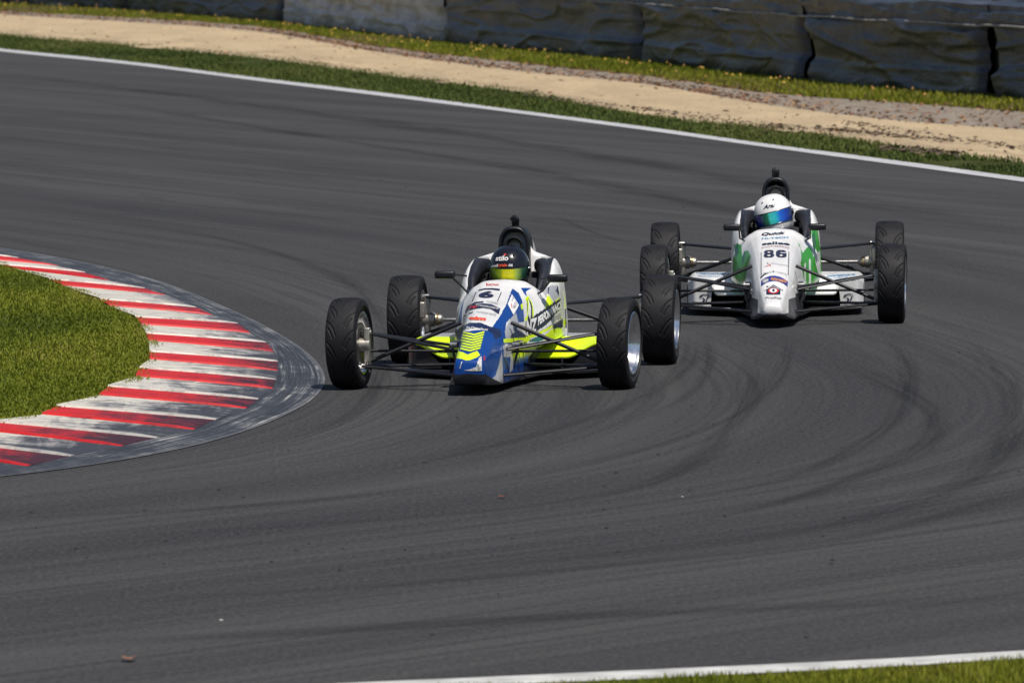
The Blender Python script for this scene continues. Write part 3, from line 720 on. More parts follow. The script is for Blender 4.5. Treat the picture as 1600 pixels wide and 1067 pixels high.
def wheel(car, name, loc, Rr, hw, side, steer, camber=0.0, tdata=[{}]):
    """side +1: outer face towards +x"""
    bead = .176
    hub = MB().lathe([(.010, .001), (.012, .030), (-.03, .034), (-.07, .034), (-.072, .001)], (0, 0, 0), n=24)
    h = hub.build(name, STEEL, car); h.location = loc; h.rotation_euler = (0, camber*side, steer)
    key = (Rr, hw)
    if key not in tdata[0]:
        V, Fc, mi = tyre_mesh(Rr, hw, bead); o = mesh_np('tyre', V, Fc, [TYRE, WALL], h, mi=mi); tdata[0][key] = o.data
    else: o = link(bpy.data.objects.new('tyre', tdata[0][key]), h)
    o.rotation_euler.x = random.uniform(-.2, .2)
    s = side; w = hw*.86
    rim = MB()
    prof = [(w+.006, bead+.006), (w+.010, bead+.001), (w+.008, bead-.006), (w-.004, bead-.010), (w-.012, bead-.016), (w-.03, bead-.018), (w-.040, bead-.026), (w-.075, bead-.028),
            (-w*.2, bead-.034), (-w+.03, bead-.022), (-w+.012, bead-.014), (-w-.004, bead-.006), (-w-.006, bead+.004), (-w+.004, bead+.002), (-w+.02, bead-.010), (-w*.2, bead-.026), (w-.05, bead-.020), (w, bead-.002), (w+.006, bead+.006)]
    rim.lathe([(x*s, r_) for x, r_ in prof], (0, 0, 0), n=72)
    rim.lathe([(x*s, r_) for x, r_ in ((w-.082, .050), (w-.078, .070), (w-.088, .072), (w-.10, .06), (w-.10, .030), (w-.082, .030), (w-.082, .050))], (0, 0, 0), n=48, m=0)
    for k in range(8):
        a = k*math.pi/4; c, s_ = math.cos(a), math.sin(a)
        p0 = ((w-.088)*s, .060*c, .060*s_); p1 = ((w-.080)*s, .105*c, .105*s_); p2 = ((w-.068)*s, (bead-.022)*c, (bead-.022)*s_)
        rim.tube([p0, p1, p2], [.016, .013, .017], n=8, m=0, flat=.6)
    for k in range(4):
        a = k*math.pi/2+.4; rim.tube([((w-.09)*s, .045*math.cos(a), .045*math.sin(a)), ((w-.070)*s, .045*math.cos(a), .045*math.sin(a))], .007, n=6, m=2)
    rim.box(((w-.020)*s, -.02, bead-.019), (.016, .026, .003), m=3)
    rim.build('rim', [CHROME, ALLOY_IN, STEEL, ORANGE], h)
    d = MB(); d.lathe([(-.010*s-.052*s, .06), (-.062*s, .118), (-.072*s, .118), (-.072*s, .06), (-.062*s, .06)], (0, 0, 0), n=48); d.build('brake_disc', DISC, h)
    return h

# ---- bodies: half profiles, top centre -> bottom centre, per station y
def body_stations(kind):
    if kind == 'blunt':      # squared nose
        nose = [(-.715, [(0,.185),(.045,.183),(.066,.172),(.074,.150),(.078,.12),(.080,.10),(.070,.088),(.04,.082),(0,.080)]),
                (-.700, [(0,.205),(.05,.203),(.074,.190),(.084,.160),(.088,.12),(.090,.09),(.080,.072),(.05,.068),(0,.066)]),
                (-.60, [(0,.232),(.055,.229),(.082,.212),(.094,.170),(.102,.12),(.108,.075),(.10,.058),(.06,.055),(0,.054)]),
                (-.42, [(0,.272),(.062,.268),(.092,.248),(.108,.195),(.124,.13),(.142,.068),(.138,.050),(.08,.048),(0,.047)])]
    else:
        nose = [(-.715, [(0,.150),(.018,.149),(.032,.145),(.042,.135),(.044,.125),(.042,.115),(.034,.108),(.02,.104),(0,.103)]),
                (-.700, [(0,.166),(.028,.164),(.048,.155),(.058,.138),(.062,.120),(.060,.104),(.052,.096),(.03,.092),(0,.090)]),
                (-.60, [(0,.195),(.036,.192),(.060,.178),(.074,.150),(.082,.122),(.088,.092),(.085,.078),(.05,.074),(0,.073)]),
                (-.42, [(0,.245),(.048,.241),(.078,.224),(.096,.180),(.112,.13),(.140,.064),(.138,.050),(.08,.048),(0,.047)])]
    return nose + [
        (-.20, [(0,.318),(.055,.314),(.090,.296),(.118,.250),(.138,.17),(.152,.08),(.150,.048),(.08,.045),(0,.044)]),
        (0.0, [(0,.376),(.062,.371),(.102,.350),(.134,.300),(.152,.21),(.163,.10),(.160,.048),(.08,.044),(0,.044)]),
        (.30, [(0,.440),(.074,.435),(.120,.413),(.152,.355),(.172,.25),(.184,.11),(.180,.048),(.09,.044),(0,.044)]),
        (.60, [(0,.498),(.086,.492),(.140,.466),(.176,.400),(.204,.29),(.218,.19),(.180,.120),(.165,.046),(0,.044)]),
        (.82, [(0,.546),(.096,.538),(.156,.508),(.205,.445),(.252,.35),(.272,.235),(.185,.150),(.172,.048),(0,.044)]),
        (.965, [(0,.580),(.104,.571),(.170,.540),(.226,.490),(.278,.385),(.292,.240),(.190,.160),(.175,.048),(0,.044)]),
        (.985, [(0,.574),(.104,.565),(.168,.536),(.222,.497),(.284,.39),(.294,.240),(.190,.160),(.175,.048),(0,.044)]),
        (.992, [(0,.30),(.110,.32),(.172,.518),(.222,.506),(.284,.395),(.294,.240),(.190,.160),(.175,.048),(0,.044)]),
        (1.12, [(0,.20),(.150,.22),(.196,.525),(.238,.545),(.290,.41),(.298,.240),(.190,.160),(.175,.048),(0,.044)]),
        (1.28, [(0,.18),(.165,.20),(.200,.575),(.246,.625),(.296,.50),(.300,.240),(.190,.160),(.175,.048),(0,.044)]),
        (1.40, [(0,.18),(.165,.20),(.185,.630),(.235,.668),(.292,.53),(.300,.240),(.190,.160),(.175,.048),(0,.044)]),
        (1.485, [(0,.20),(.150,.22),(.165,.660),(.226,.684),(.290,.55),(.300,.240),(.190,.160),(.175,.048),(0,.044)])]
COVER = [(1.488, [(0,.66),(.07,.67),(.150,.690),(.224,.684),(.288,.55),(.306,.20),(.298,.048),(.13,.044),(0,.044)]),
         (1.53, [(0,.850),(.074,.82),(.098,.73),(.200,.684),(.284,.54),(.303,.21),(.295,.055),(.13,.05),(0,.05)]),
         (1.62, [(0,.850),(.068,.82),(.098,.72),(.190,.680),(.278,.53),(.298,.21),(.290,.07),(.13,.06),(0,.06)]),
         (1.90, [(0,.800),(.058,.77),(.086,.64),(.150,.570),(.225,.42),(.262,.22),(.255,.12),(.12,.10),(0,.10)]),
         (2.30, [(0,.640),(.042,.61),(.068,.50),(.110,.440),(.150,.36),(.180,.25),(.170,.18),(.10,.16),(0,.16)]),
         (2.62, [(0,.470),(.022,.46),(.040,.42),(.060,.38),(.080,.33),(.090,.27),(.085,.22),(.05,.21),(0,.21)])]
def loft(stations, y0, y1, dy, per=16, cap0=False, cap1=False):
    ys = np.array([s[0] for s in stations]); P = np.array([s[1] for s in stations], float)
    lens = np.linalg.norm(np.diff(P, axis=1), axis=2).mean(0); k = np.concatenate([[0], np.cumsum(lens)])
    tt = np.concatenate([np.linspace(k[i], k[i+1], per, endpoint=False) for i in range(len(k)-1)] + [[k[-1]]])
    Q = np.stack([pchip(k, p, tt) for p in P])
    ny = max(2, int((y1-y0)/dy)); yi = np.unique(np.concatenate([np.linspace(y0, y1, ny), ys[(ys > y0) & (ys < y1)]]))
    G = pchip(ys, Q, yi); m_ = G.shape[1]
    ring = np.concatenate([G, (G*np.array([-1, 1]))[:, -2:0:-1]], 1)
    V = np.concatenate([ring, np.broadcast_to(yi[:, None, None], (len(yi), ring.shape[1], 1))], 2)[:, :, [0, 2, 1]]
    nr = ring.shape[1]; Fc = grid_faces(len(yi), nr, True); V = V.reshape(-1, 3)
    extra = []
    for c, r0 in ((cap0, 0), (cap1, len(yi)-1)):
        if c:
            cc = V[r0*nr:(r0+1)*nr].mean(0); V = np.vstack([V, cc]); ci = len(V)-1
            for j in range(nr): extra.append((r0*nr+j, r0*nr+(j+1) % nr, ci, ci))
    return V, Fc, extra
def inpoly(P, poly):
    x, y = P[:, 0], P[:, 1]; r_ = np.zeros(len(P), bool); n = len(poly)
    for i in range(n):
        x0, y0 = poly[i]; x1, y1 = poly[(i+1) % n]
        if y0 == y1: continue
        c = ((y0 > y) != (y1 > y)) & (x < (x1-x0)*(y-y0)/(y1-y0)+x0); r_ ^= c
    return r_
def shell(name, stations, y0, y1, dy, car, MW, paints, layers, base=0, cap0=False, cap1=False, inner=None):
    """paint is assigned face by face from outlines drawn on the car's front elevation"""
    V, Fc, extra = loft(stations, y0, y1, dy, cap0=cap0, cap1=cap1)
    FF = [tuple(f) for f in Fc] + [tuple(dict.fromkeys(e)) for e in extra]
    C = np.array([V[list(f)].mean(0) for f in FF]); Wd = C @ np.array(MW.to_3x3()).T + np.array(MW.translation)
    px = to_px(Wd); mi = np.full(len(FF), base)
    for spec in layers:
        mi_, poly = spec[0], spec[1]
        s = inpoly(px, poly)
        if len(spec) > 2: s &= spec[2](C)
        mi[s] = mi_
    if inner is not None: mi[inner(C)] = inner(None)
    o = mesh_np(name, V, FF, paints, car, mi=mi)
    bm = bmesh.new(); bm.from_mesh(o.data); bmesh.ops.recalc_face_normals(bm, faces=bm.faces[:])
    for e in bm.edges:
        if len(e.link_faces) == 2 and e.calc_face_angle(0) > R(50): e.smooth = False
    bm.to_mesh(o.data); bm.free(); return o
def bvh_of(objs):
    V = []; Fc = []
    for o, MW in objs:
        off = len(V); V += [MW @ v.co for v in o.data.vertices]; Fc += [[i+off for i in p.vertices] for p in o.data.polygons]
    return BVHTree.FromPolygons(V, Fc)
def refine(bm, maxlen):
    for _ in range(7):
        es = [e for e in bm.edges if e.calc_length() > maxlen]
        if not es: break
        bmesh.ops.subdivide_edges(bm, edges=es, cuts=1); bmesh.ops.triangulate(bm, faces=[f for f in bm.faces if len(f.verts) > 4])
def stick(name, V2, F2, bvh, parent, MWp, m, lift=.0018, maxpx=2.2):
    """lay a flat outline (front elevation, photo units) on the bodywork as a real sticker"""
    bm = bmesh.new(); vs = [bm.verts.new((x, y, 0)) for x, y in V2]
    for f in F2:
        try: bm.faces.new([vs[i] for i in f])
        except ValueError: pass
    bmesh.ops.triangulate(bm, faces=bm.faces[:]); refine(bm, maxpx)
    inv = MWp.inverted(); dead = []
    for v in bm.verts:
        d = ray(v.co.x, v.co.y); hit = bvh.ray_cast(Vector((0, 0, CAM_H)), d)
        if hit[0] is None: dead.append(v); continue
        nn = hit[1] if hit[1].dot(d) < 0 else -hit[1]
        v.co = inv @ (hit[0] + nn*lift - d*.0015)
    bmesh.ops.delete(bm, geom=dead, context='VERTS')
    bad = [f for f in bm.faces if max(e.calc_length() for e in f.edges) > .09]
    bmesh.ops.delete(bm, geom=bad, context='FACES')
    if not bm.faces: bm.free(); print('LOST', name, parent.name, len(dead), len(bad)); return None
    bmesh.ops.recalc_face_normals(bm, faces=bm.faces[:])
    me = bpy.data.meshes.new(name); bm.to_mesh(me); bm.free(); me.materials.append(m)
    me.polygons.foreach_set('use_smooth', np.ones(len(me.polygons), bool))
    return link(bpy.data.objects.new(name, me), parent)
def text_flat(s, bold=0.0, shear=0.0):
    c = bpy.data.curves.new('lettering', 'FONT'); c.body = s; c.size = 1; c.offset = bold; c.shear = shear; c.resolution_u = 4
    o = bpy.data.objects.new('lettering', c); S.collection.objects.link(o); dg = bpy.context.evaluated_depsgraph_get(); dg.update()
    me = bpy.data.meshes.new_from_object(o.evaluated_get(dg)); V = np.array([v.co[:2] for v in me.vertices]); Fc = [list(p.vertices) for p in me.polygons]
    bpy.data.objects.remove(o); bpy.data.curves.remove(c); bpy.data.meshes.remove(me)
    V -= V.min(0); V /= V.max(0); return V, Fc
def letters(s, quad, bvh, parent, MWp, m, bold=0.0, shear=0.0, arc=0.0, name='lettering', maxpx=1.6):
    """quad: top-left, top-right, bottom-right, bottom-left in photo units; arc bends the line"""
    V, Fc = text_flat(s, bold, shear); q_ = np.array(quad, float); u = V[:, :1]; v = 1-V[:, 1:2]
    P = (q_[0]*(1-u)+q_[1]*u)*(1-v) + (q_[3]*(1-u)+q_[2]*u)*v
    P[:, 1] += arc*((2*u[:, 0]-1)**2)
    return stick(name, P, Fc, bvh, parent, MWp, m, lift=.0028, maxpx=maxpx)
def poly_strip(A, B):
    n = len(A); return list(A)+list(B), [(i, i+1, n+i+1, n+i) for i in range(n-1)]

def car_matrix(fx, fy, rx, ry):
    a = ground(fx, fy); b_ = ground(rx, ry); d = (b_-a); yaw = math.atan2(-d.x, d.y); return a, yaw, d.length
def arm(mb, p0, p1, r=.019, flat=.5): mb.tube([p0, p1], r, n=10, flat=flat)

def build_car(kind, MW, root, cfg):
    WB = 2.45
    P = cfg['paints']; dz = cfg['zt']-.915; L = cfg['layers']
    st_ = body_stations(kind)
    def inner(C):
        if C is None: return 1
        return (C[:, 1] > .988) & (np.abs(C[:, 0]) < .236) & (C[:, 2] > .15) & (np.abs(C[:, 0]) < .165+.075*np.clip((C[:, 2]-.20)/.38, 0, 1))
    nose = shell('nose_cone', st_, -.715, -.118, .006, root, MW, P, L, base=cfg['base_nose'], cap0=True)
    body = shell('body', st_, -.114, 1.485, .0055, root, MW, P, L, base=cfg['base'], inner=inner)
    cover = shell('engine_cover', COVER, 1.488, 2.62, .012, root, MW, P, [l for l in L if l[0] != 1], base=cfg['base'], cap0=True, cap1=True)
    # airbox: black arched mouth
    hw, z0, zt = .092, .60, cfg['zt']; ab = MB(); npt = 40
    def arch(w, top, bot, y, sq=.75):
        out = []
        for i in range(npt+1):
            a = math.pi*i/npt; c, s_ = math.cos(a), math.sin(a)
            out.append((w*math.copysign(abs(c)**sq, c), y, top-w*1.25 + w*1.25*abs(s_)**.95))
        return [(w*1.06, y, bot)] + out + [(-w*1.06, y, bot)]
    rings = [arch(hw*1.02, zt-.01, z0, 1.62), arch(hw*1.02, zt-.003, z0, 1.52), arch(hw, zt, z0, 1.46), arch(hw*.98, zt-.003, z0, 1.440), arch(hw*.92, zt-.010, z0, 1.430), arch(hw*.84, zt-.020, z0+.01, 1.430), arch(hw*.79, zt-.028, z0+.02, 1.440), arch(hw*.76, zt-.036, z0+.05, 1.50), arch(hw*.68, zt-.06, z0+.08, 1.60)]
    V = [p for r_ in rings for p in r_]; nr = len(rings[0]); ab.add(V, [tuple(f) for f in grid_faces(len(rings), nr)])
    ab.add(rings[-1], [tuple(range(nr))], 1)
    airbox = ab.build('airbox', [BLACK, MATTE], root, angle=70)
    MB().lathe([(1.445, .040), (1.436, .046), (1.434, .052), (1.45, .058), (1.45, .040), (1.59, .036), (1.59, .001)], (0, 0, .795+dz), axis='Y', n=32).build('intake_ring', MATTE, airbox)
    if cfg['pod'] == 'round':
        MB().tube([(0, 1.50, .905+dz), (0, 1.49, .955+dz)], .018, n=12).tube([(0, 1.46, .952+dz), (0, 1.475, .955+dz), (0, 1.53, .952+dz)], [.016, .023, .020], n=16).tube([(.020, 1.50, .90+dz), (.022, 1.50, .955+dz)], .006).tube([(-.026, 1.48, .958+dz), (.026, 1.48, .958+dz)], .007).build('camera_pod', BLACK, root)
    else:
        MB().box((0, 1.49, .932+dz), (.050, .05, .075), bev=.008).tube([(.010, 1.47, .950+dz), (.010, 1.44, .955+dz)], .011, n=14).box((0, 1.49, .972+dz), (.03, .035, .010), bev=.004).build('camera_pod', BLACK, root)
    if 0: pass
    if 0: MB().tube([(-.13, 1.47, .45), (-.12, 1.46, .66), (-.07, 1.455, .80+dz), (0, 1.455, .842+dz), (.07, 1.455, .80+dz), (.12, 1.46, .66), (.13, 1.47, .45)], .014, n=10).build('roll_hoop', BLACK, root)
    # padding beside the head
    for s in (-1, 1):
        pd = MB(); pd.tube([(s*.195, 1.02, .50), (s*.205, 1.09, .545), (s*.208, 1.18, .585), (s*.204, 1.28, .620), (s*.185, 1.36, .640), (s*.150, 1.42, .640)], [.012, .022, .030, .036, .036, .03], n=14, flat=1.35)
        pd.build('headrest_padding', PAD, root)
    MB().box((0, 1.40, .36), (.32, .05, .50), bev=.02, rot=Matrix.Rotation(R(-14), 3, 'X')).box((0, 1.20, .16), (.32, .40, .04), bev=.015).build('seat', MATTE, root)
    sw = MB(); c0 = Vector((0, 1.06, .47)); pts = []
    for k in range(25):
        a = 2*math.pi*k/24; pts.append(c0+Vector((.125*math.cos(a), -.04*math.sin(a)*0+.03*math.sin(a), .095*math.sin(a))))
    sw.tube(pts, .013, n=8, caps=False).box(c0, (.16, .02, .06), bev=.008).tube([c0, c0+Vector((0, -.2, -.06))], .012); sw.build('steering_wheel', MATTE, root)
    # mirrors
    for s, (mx, my, mz) in ((-1, cfg['mirror_l']), (1, cfg['mirror_r'])):
        mm = MB().box((mx, my, mz), (.120, .055, .046), bev=.014)
        mo = mm.build('mirror', BLACK, root)
        MB().box((mx, my+.029, mz), (.105, .003, .034), bev=.001).build('mirror_glass', GLASSM, mo)
        MB().tube([(mx-s*.045, my, mz-.018), (s*.235, my+.03, mz-.075), (s*.205, my+.05, .50)], .006, n=8).tube([(mx-s*.05, my+.005, mz), (s*.215, my+.06, mz-.01)], .006, n=8).build('stalk', BLACK, mo)
    # floor and side pods
    fl = MB(); V = []
    out = [(.13, -.12), (.19, .35), (.24, .75), (.50, .98), (.56, 1.04), (.585, 1.14), (.59, 1.8), (.54, 2.15), (.32, 2.35), (.20, 2.6)]
    full = out + [(-x, y) for x, y in out[::-1]]; n = len(full)
    V = [(x, y, .034) for x, y in full] + [(x, y, .046) for x, y in full]
    fl.add(V, [tuple(range(n)), tuple(range(n, 2*n))[::-1]] + [(i, (i+1) % n, n+(i+1) % n, n+i) for i in range(n)])
    lip = [(.30, .80), (.42, .88), (.50, .955), (.565, 1.02), (.588, 1.12)]
    for s in (-1, 1): fl.tube([(s*x, y, .048) for x, y in lip], .009, n=10, m=1)
    fl.build('floor', [MATTE, cfg['lip']], root, smooth=True)
    for s in (-1, 1):
        pod = MB(); nx, ny = 22, 46; xi, xo = .180, .592; V = []
        yb = 2.10
        def topz(x, y):
            a = (x-xi)/(xo-xi); f = min(1, max(0, (y-1.02)/.34)); f = f*f*(3-2*f)
            z = cfg['pod_front'] + (cfg['pod_top']-cfg['pod_front'])*f
            o_ = max(0, min(1, (a-cfg['oa'])/cfg['ob'])); o_ = o_*o_*(3-2*o_)
            z = z*(1-o_)+ (cfg['pod_top']-.010+.010*f)*o_
            e = max(0, (a-.90)/.10); z -= .030*e*e
            b_ = max(0, (y-1.75)/.35); return z - .035*b_*b_
        def frontx(x):
            a = (x-xi)/(xo-xi)
            return 1.02 + .02*a + (.10*max(0, (a-.86)/.14)**2)
        for i in range(nx+1):
            x = xi+(xo-xi)*i/nx; y0 = frontx(x)
            for j in range(ny+1):
                y = y0+(yb-y0)*(j/ny)**1.5; V.append((s*x, y, topz(x, y)))
        pod.add(V, [tuple(f) for f in grid_faces(nx+1, ny+1)])
        # underside of the lid, rolled lip
        V2 = []
        for i in range(nx+1):
            x = xi+(xo-xi)*i/nx; y0 = frontx(x); z = topz(x, y0)
            V2 += [(s*x, y0, z), (s*x, y0-.006, z-.004), (s*x, y0-.004, z-.012), (s*x, y0+.02, z-.016), (s*x, y0+.35, z-.010)]
        pod.add(V2, [tuple(f) for f in grid_faces(nx+1, 5)])
        # outer flank and tail
        Vf = []
        for j in range(ny+1):
            y0 = frontx(xo); y = y0+(yb-y0)*(j/ny)**1.5; z = topz(xo, y)
            for k in range(7): f = k/6; Vf.append((s*(xo+.006*math.sin(f*math.pi)), y, z*(1-f)+.052*f))
        pod.add(Vf, [tuple(f) for f in grid_faces(ny+1, 7)], 1 if False else 0)
        Vt = [(s*(xi+(xo-xi)*i/nx), yb, zz) for i in range(nx+1) for zz in (topz(xi+(xo-xi)*i/nx, yb), .06)]
        pod.add(Vt, [tuple(f) for f in grid_faces(nx+1, 2)])
        po = pod.build('side_pod', [cfg['pod_mat'], cfg['pod_rear']], root, angle=35)
        for f_ in po.data.polygons:
            if f_.center.y > 1.42: f_.material_index = 1
        # front plate at the outer end
        ep = MB(); xa = cfg['plate_in']; V = []; n1, n2 = 18, 14
        for i in range(n1+1):
            f = i/n1
            for j in range(n2+1):
                h = j/n2; 
                xin = xa + cfg['plate_curve']*(h**2.2)
                x = xin*(1-f) + (xo-.002)*f
                ztop = topz(x, frontx(x)) - .004
                z = .054*(1-h) + ztop*h
                y = frontx(x) - .004 + .012*(1-h) + .03*max(0, (.15-f)/.15)**2*0
                V.append((s*x, y, z))
        ep.add(V, [tuple(f_) for f_ in grid_faces(n1+1, n2+1)])
        V = []
        for j in range(n2+1):                         # return wall of the inlet
            h = j/n2; xin = xa+cfg['plate_curve']*(h**2.2); ztop = topz(xin, frontx(xin))-.004; z = .054*(1-h)+ztop*h
            for k in range(5): V.append((s*(xin+.0), frontx(xin)-.004+.012*(1-h)+.05*k, z))
        ep.add(V, [tuple(f_) for f_ in grid_faces(n2+1, 5)])
        ep.build('end_plate', cfg['plate_mat'], po, angle=50)
        # radiator deep in the inlet
        rd = MB().box((s*.40, 1.30, .13), (.33, .02, .16))
        for k in range(9): rd.box((s*.40, 1.285, .062+k*.017), (.32, .012, .004))
        rd.build('radiator', MATTE, po)
        if kind == 'blunt':
            MB().box((s*.33, 1.07, .085), (.012, .10, .07), bev=.003).build('splitter_vane', CARBON, po)
    # decorative lower strakes by the nose foot
    # running gear
    FZ = cfg['rf']; RZ = cfg['rr']; ft = .779; rt = cfg['rear_track']
    steer = cfg['steer']
    for s in (-1, 1):
        wheel(root, 'wheel', (s*ft, 0, FZ), FZ, .089, s, steer, R(1.2))
        wheel(root, 'wheel', (s*rt, WB, RZ), RZ, cfg['rhw'], s, 0.0, R(.8))
        up = MB()
        up.box((s*.675, 0, .25), (.035, .06, .20), bev=.008).tube([(s*.67, 0, .14), (s*.69, 0, .35)], .016).tube([(s*.66, 0, .25), (s*.74, 0, .25)], .04, n=20)
        up.box((s*.71, .10, .27), (.06, .055, .10), bev=.012).tube([(s*.675, 0, .22), (s*.69, .12, .21)], .010)
        up.build('upright', CAST, root)
        a = MB(); arm(a, (s*.680, .01, .318), (s*.155, -.20, .235)); arm(a, (s*.680, .01, .318), (s*.172, .34, .222)); a.tube([(s*.655, .01, .318), (s*.705, .01, .322)], .019, m=1); a.build('upper_wishbone', [BLACK, STEEL], root)
        a = MB(); arm(a, (s*.705, 0, .128), (s*.140, -.30, .094)); arm(a, (s*.705, 0, .128), (s*.175, .38, .118)); a.tube([(s*.68, 0, .128), (s*.73, 0, .13)], .018, m=1); a.build('lower_wishbone', [BLACK, STEEL], root)
        a = MB(); a.tube([(s*.675, .01, .150), (s*.145, .10, .372)], .0115, n=12).tube([(s*.66, .01, .156), (s*.69, .01, .143)], .016, m=1); a.build('pushrod', [BLACK, STEEL], root)
        a = MB(); a.tube([(s*.695, .12, .21), (s*.16, .16, .205)], .008).tube([(s*.68, .12, .21), (s*.71, .12, .21)], .013, m=1); a.build('steering_rod', [BLACK, STEEL], root)
        # mounting bracket on the tub
        a = MB(); a.box((s*.176, .10, .250), (.035, .12, .030), bev=.005).tube([(s*.16, .02, .25), (s*.20, .02, .25)], .016, m=1).tube([(s*.16, .20, .25), (s*.20, .20, .25)], .016, m=1).tube([(s*.165, .05, .13), (s*.195, .05, .24)], .007); a.build('bracket', [CARBON, STEEL], root)
        # rear
        up = MB(); up.box((s*(rt-.12), WB, .29), (.035, .07, .24), bev=.010).tube([(s*(rt-.13), WB, RZ), (s*(rt-.05), WB, RZ)], .045, n=20).box((s*(rt-.09), WB-.10, .33), (.06, .05, .10), bev=.01); up.build('upright', CAST, root)
        a = MB(); arm(a, (s*(rt-.105), WB, .405), (s*.20, WB-.50, .385)); arm(a, (s*(rt-.105), WB, .405), (s*.16, WB+.02, .36)); a.tube([(s*(rt-.13), WB, .405), (s*(rt-.09), WB, .405)], .02, m=1); a.build('upper_wishbone', [BLACK, STEEL], root)
        a = MB(); arm(a, (s*(rt-.10), WB, .155), (s*.16, WB-.45, .14)); arm(a, (s*(rt-.10), WB, .155), (s*.14, WB+.08, .14)); a.build('lower_wishbone', [BLACK, STEEL], root)
        a = MB(); a.tube([(s*(rt-.11), WB-.03, .180), (s*.19, WB-.12, .352)], .0125, n=12); a.build('pushrod', [BLACK, STEEL], root)
        a = MB(); a.tube([(s*(rt-.13), WB, RZ), (s*.12, WB, RZ-.005)], .012, n=14).tube([(s*(rt-.215), WB, RZ), (s*(rt-.205), WB, RZ), (s*(rt-.17), WB, RZ), (s*(rt-.165), WB, RZ), (s*(rt-.13), WB, RZ)], [.018, .030, .036, .043, .046], n=24, m=1).tube([(s*(rt-.19), WB, RZ), (s*(rt-.178), WB, RZ)], .040, n=24, m=2); a.build('driveshaft', [STEEL, CAST, BRASS], root)
    g_ = MB(); g_.box((0, WB+.05, .27), (.22, .45, .20), bev=.03).tube([(.06, WB-.1, .40), (.10, WB+.3, .42)], .03, n=14, m=1); g_.build('gearbox', [CAST, STEEL], root)
    return nose, body, cover, airbox

def helmet(parent, MWp, c, yaw, roll, pitch, scale, shellm, visorm, trim):
    Mh = Matrix.Translation(c) @ Matrix.Rotation(yaw, 4, 'Z') @ Matrix.Rotation(pitch, 4, 'X') @ Matrix.Rotation(roll, 4, 'Y') @ Matrix.Scale(scale, 4)
    def sp(az, el, k=1.0):
        ce = abs(math.cos(el))**.86; se = math.copysign(abs(math.sin(el))**.95, el)
        x = .127*ce*math.copysign(abs(math.sin(az))**.92, math.sin(az)); fy = math.cos(az)
        y = -(.150 if fy > 0 else .155)*ce*math.copysign(abs(fy)**.95, fy); z = .142*se
        if el < 0 and fy > 0: y -= .020*min(1, -el/.6)*fy; x *= 1-.10*min(1, -el/.9)
        if el < 0: z *= 1.06
        return Vector((x*k, y*k, z*k))
    n, m_ = 72, 40; V = [sp(2*math.pi*i/n, -1.05+(math.pi/2+1.05)*j/m_) for j in range(m_+1) for i in range(n)]
    FF = [tuple(f) for f in grid_faces(m_+1, n, True)]
    o = mesh_np('helmet', V, FF, shellm, parent); o.matrix_local = Mh
    vv = []; nu, nv = 48, 10
    for j in range(nv+1):
        for i in range(nu+1):
            az = R(-78+156*i/nu); el = R(-18+(27+2*math.cos(az))*j/nv) + R(2)*(1-math.cos(az)); vv.append(sp(az, el, 1.022-.012*(abs(i/nu*2-1)**6)))
    v = mesh_np('visor', vv, grid_faces(nv+1, nu+1), visorm, o)
    b_ = MB()
    for e0 in (-18.5, 10.5):
        pts = [sp(R(-80+160*i/30), R(e0)+R(2)*(1-math.cos(R(-80+160*i/30))), 1.012) for i in range(31)]
        b_.tube(pts, .0035, n=6)
    for s in (-1, 1): b_.lathe([(s*.0, .001), (s*.0, .020), (s*.010, .018), (s*.012, .001)], sp(R(82)*s, R(0), .98), n=20)
    b_.build('visor_trim', trim, o)
    b_ = MB(); b_.box(sp(0, R(-38), 1.0), (.05, .012, .012), bev=.004); b_.build('vent', cfg_vent[0], o)
    for s in (-1, 1):
        for q_ in ((sp(R(22)*s, R(48), 1.0), (.012, .03, .008), .003), (sp(R(26)*s, R(-34), 1.0), (.026, .010, .006), .002)): MB().box(q_[0], q_[1], bev=q_[2]).build('vent', cfg_vent[0], o)
    return o
cfg_vent = [None]
def skin_body(name, chain, mat_, parent):
    """one continuous skinned surface; chain: {joint: (pos, radius, parent joint)}"""
    names = list(chain); V = [chain[k][0] for k in names]; E = [(names.index(chain[k][2]), i) for i, k in enumerate(names) if chain[k][2]]
    me = bpy.data.meshes.new(name); me.from_pydata(V, E, []); o = link(bpy.data.objects.new(name, me), parent)
    md = o.modifiers.new('skin', 'SKIN'); sub = o.modifiers.new('sub', 'SUBSURF'); sub.levels = sub.render_levels = 2
    for i, k in enumerate(names):
        r_ = chain[k][1]; sv = me.skin_vertices[0].data[i]; sv.radius = (r_, r_) if not isinstance(r_, tuple) else r_; sv.use_root = (i == 0)
    me.materials.append(mat_); md.use_smooth_shade = True
    return o
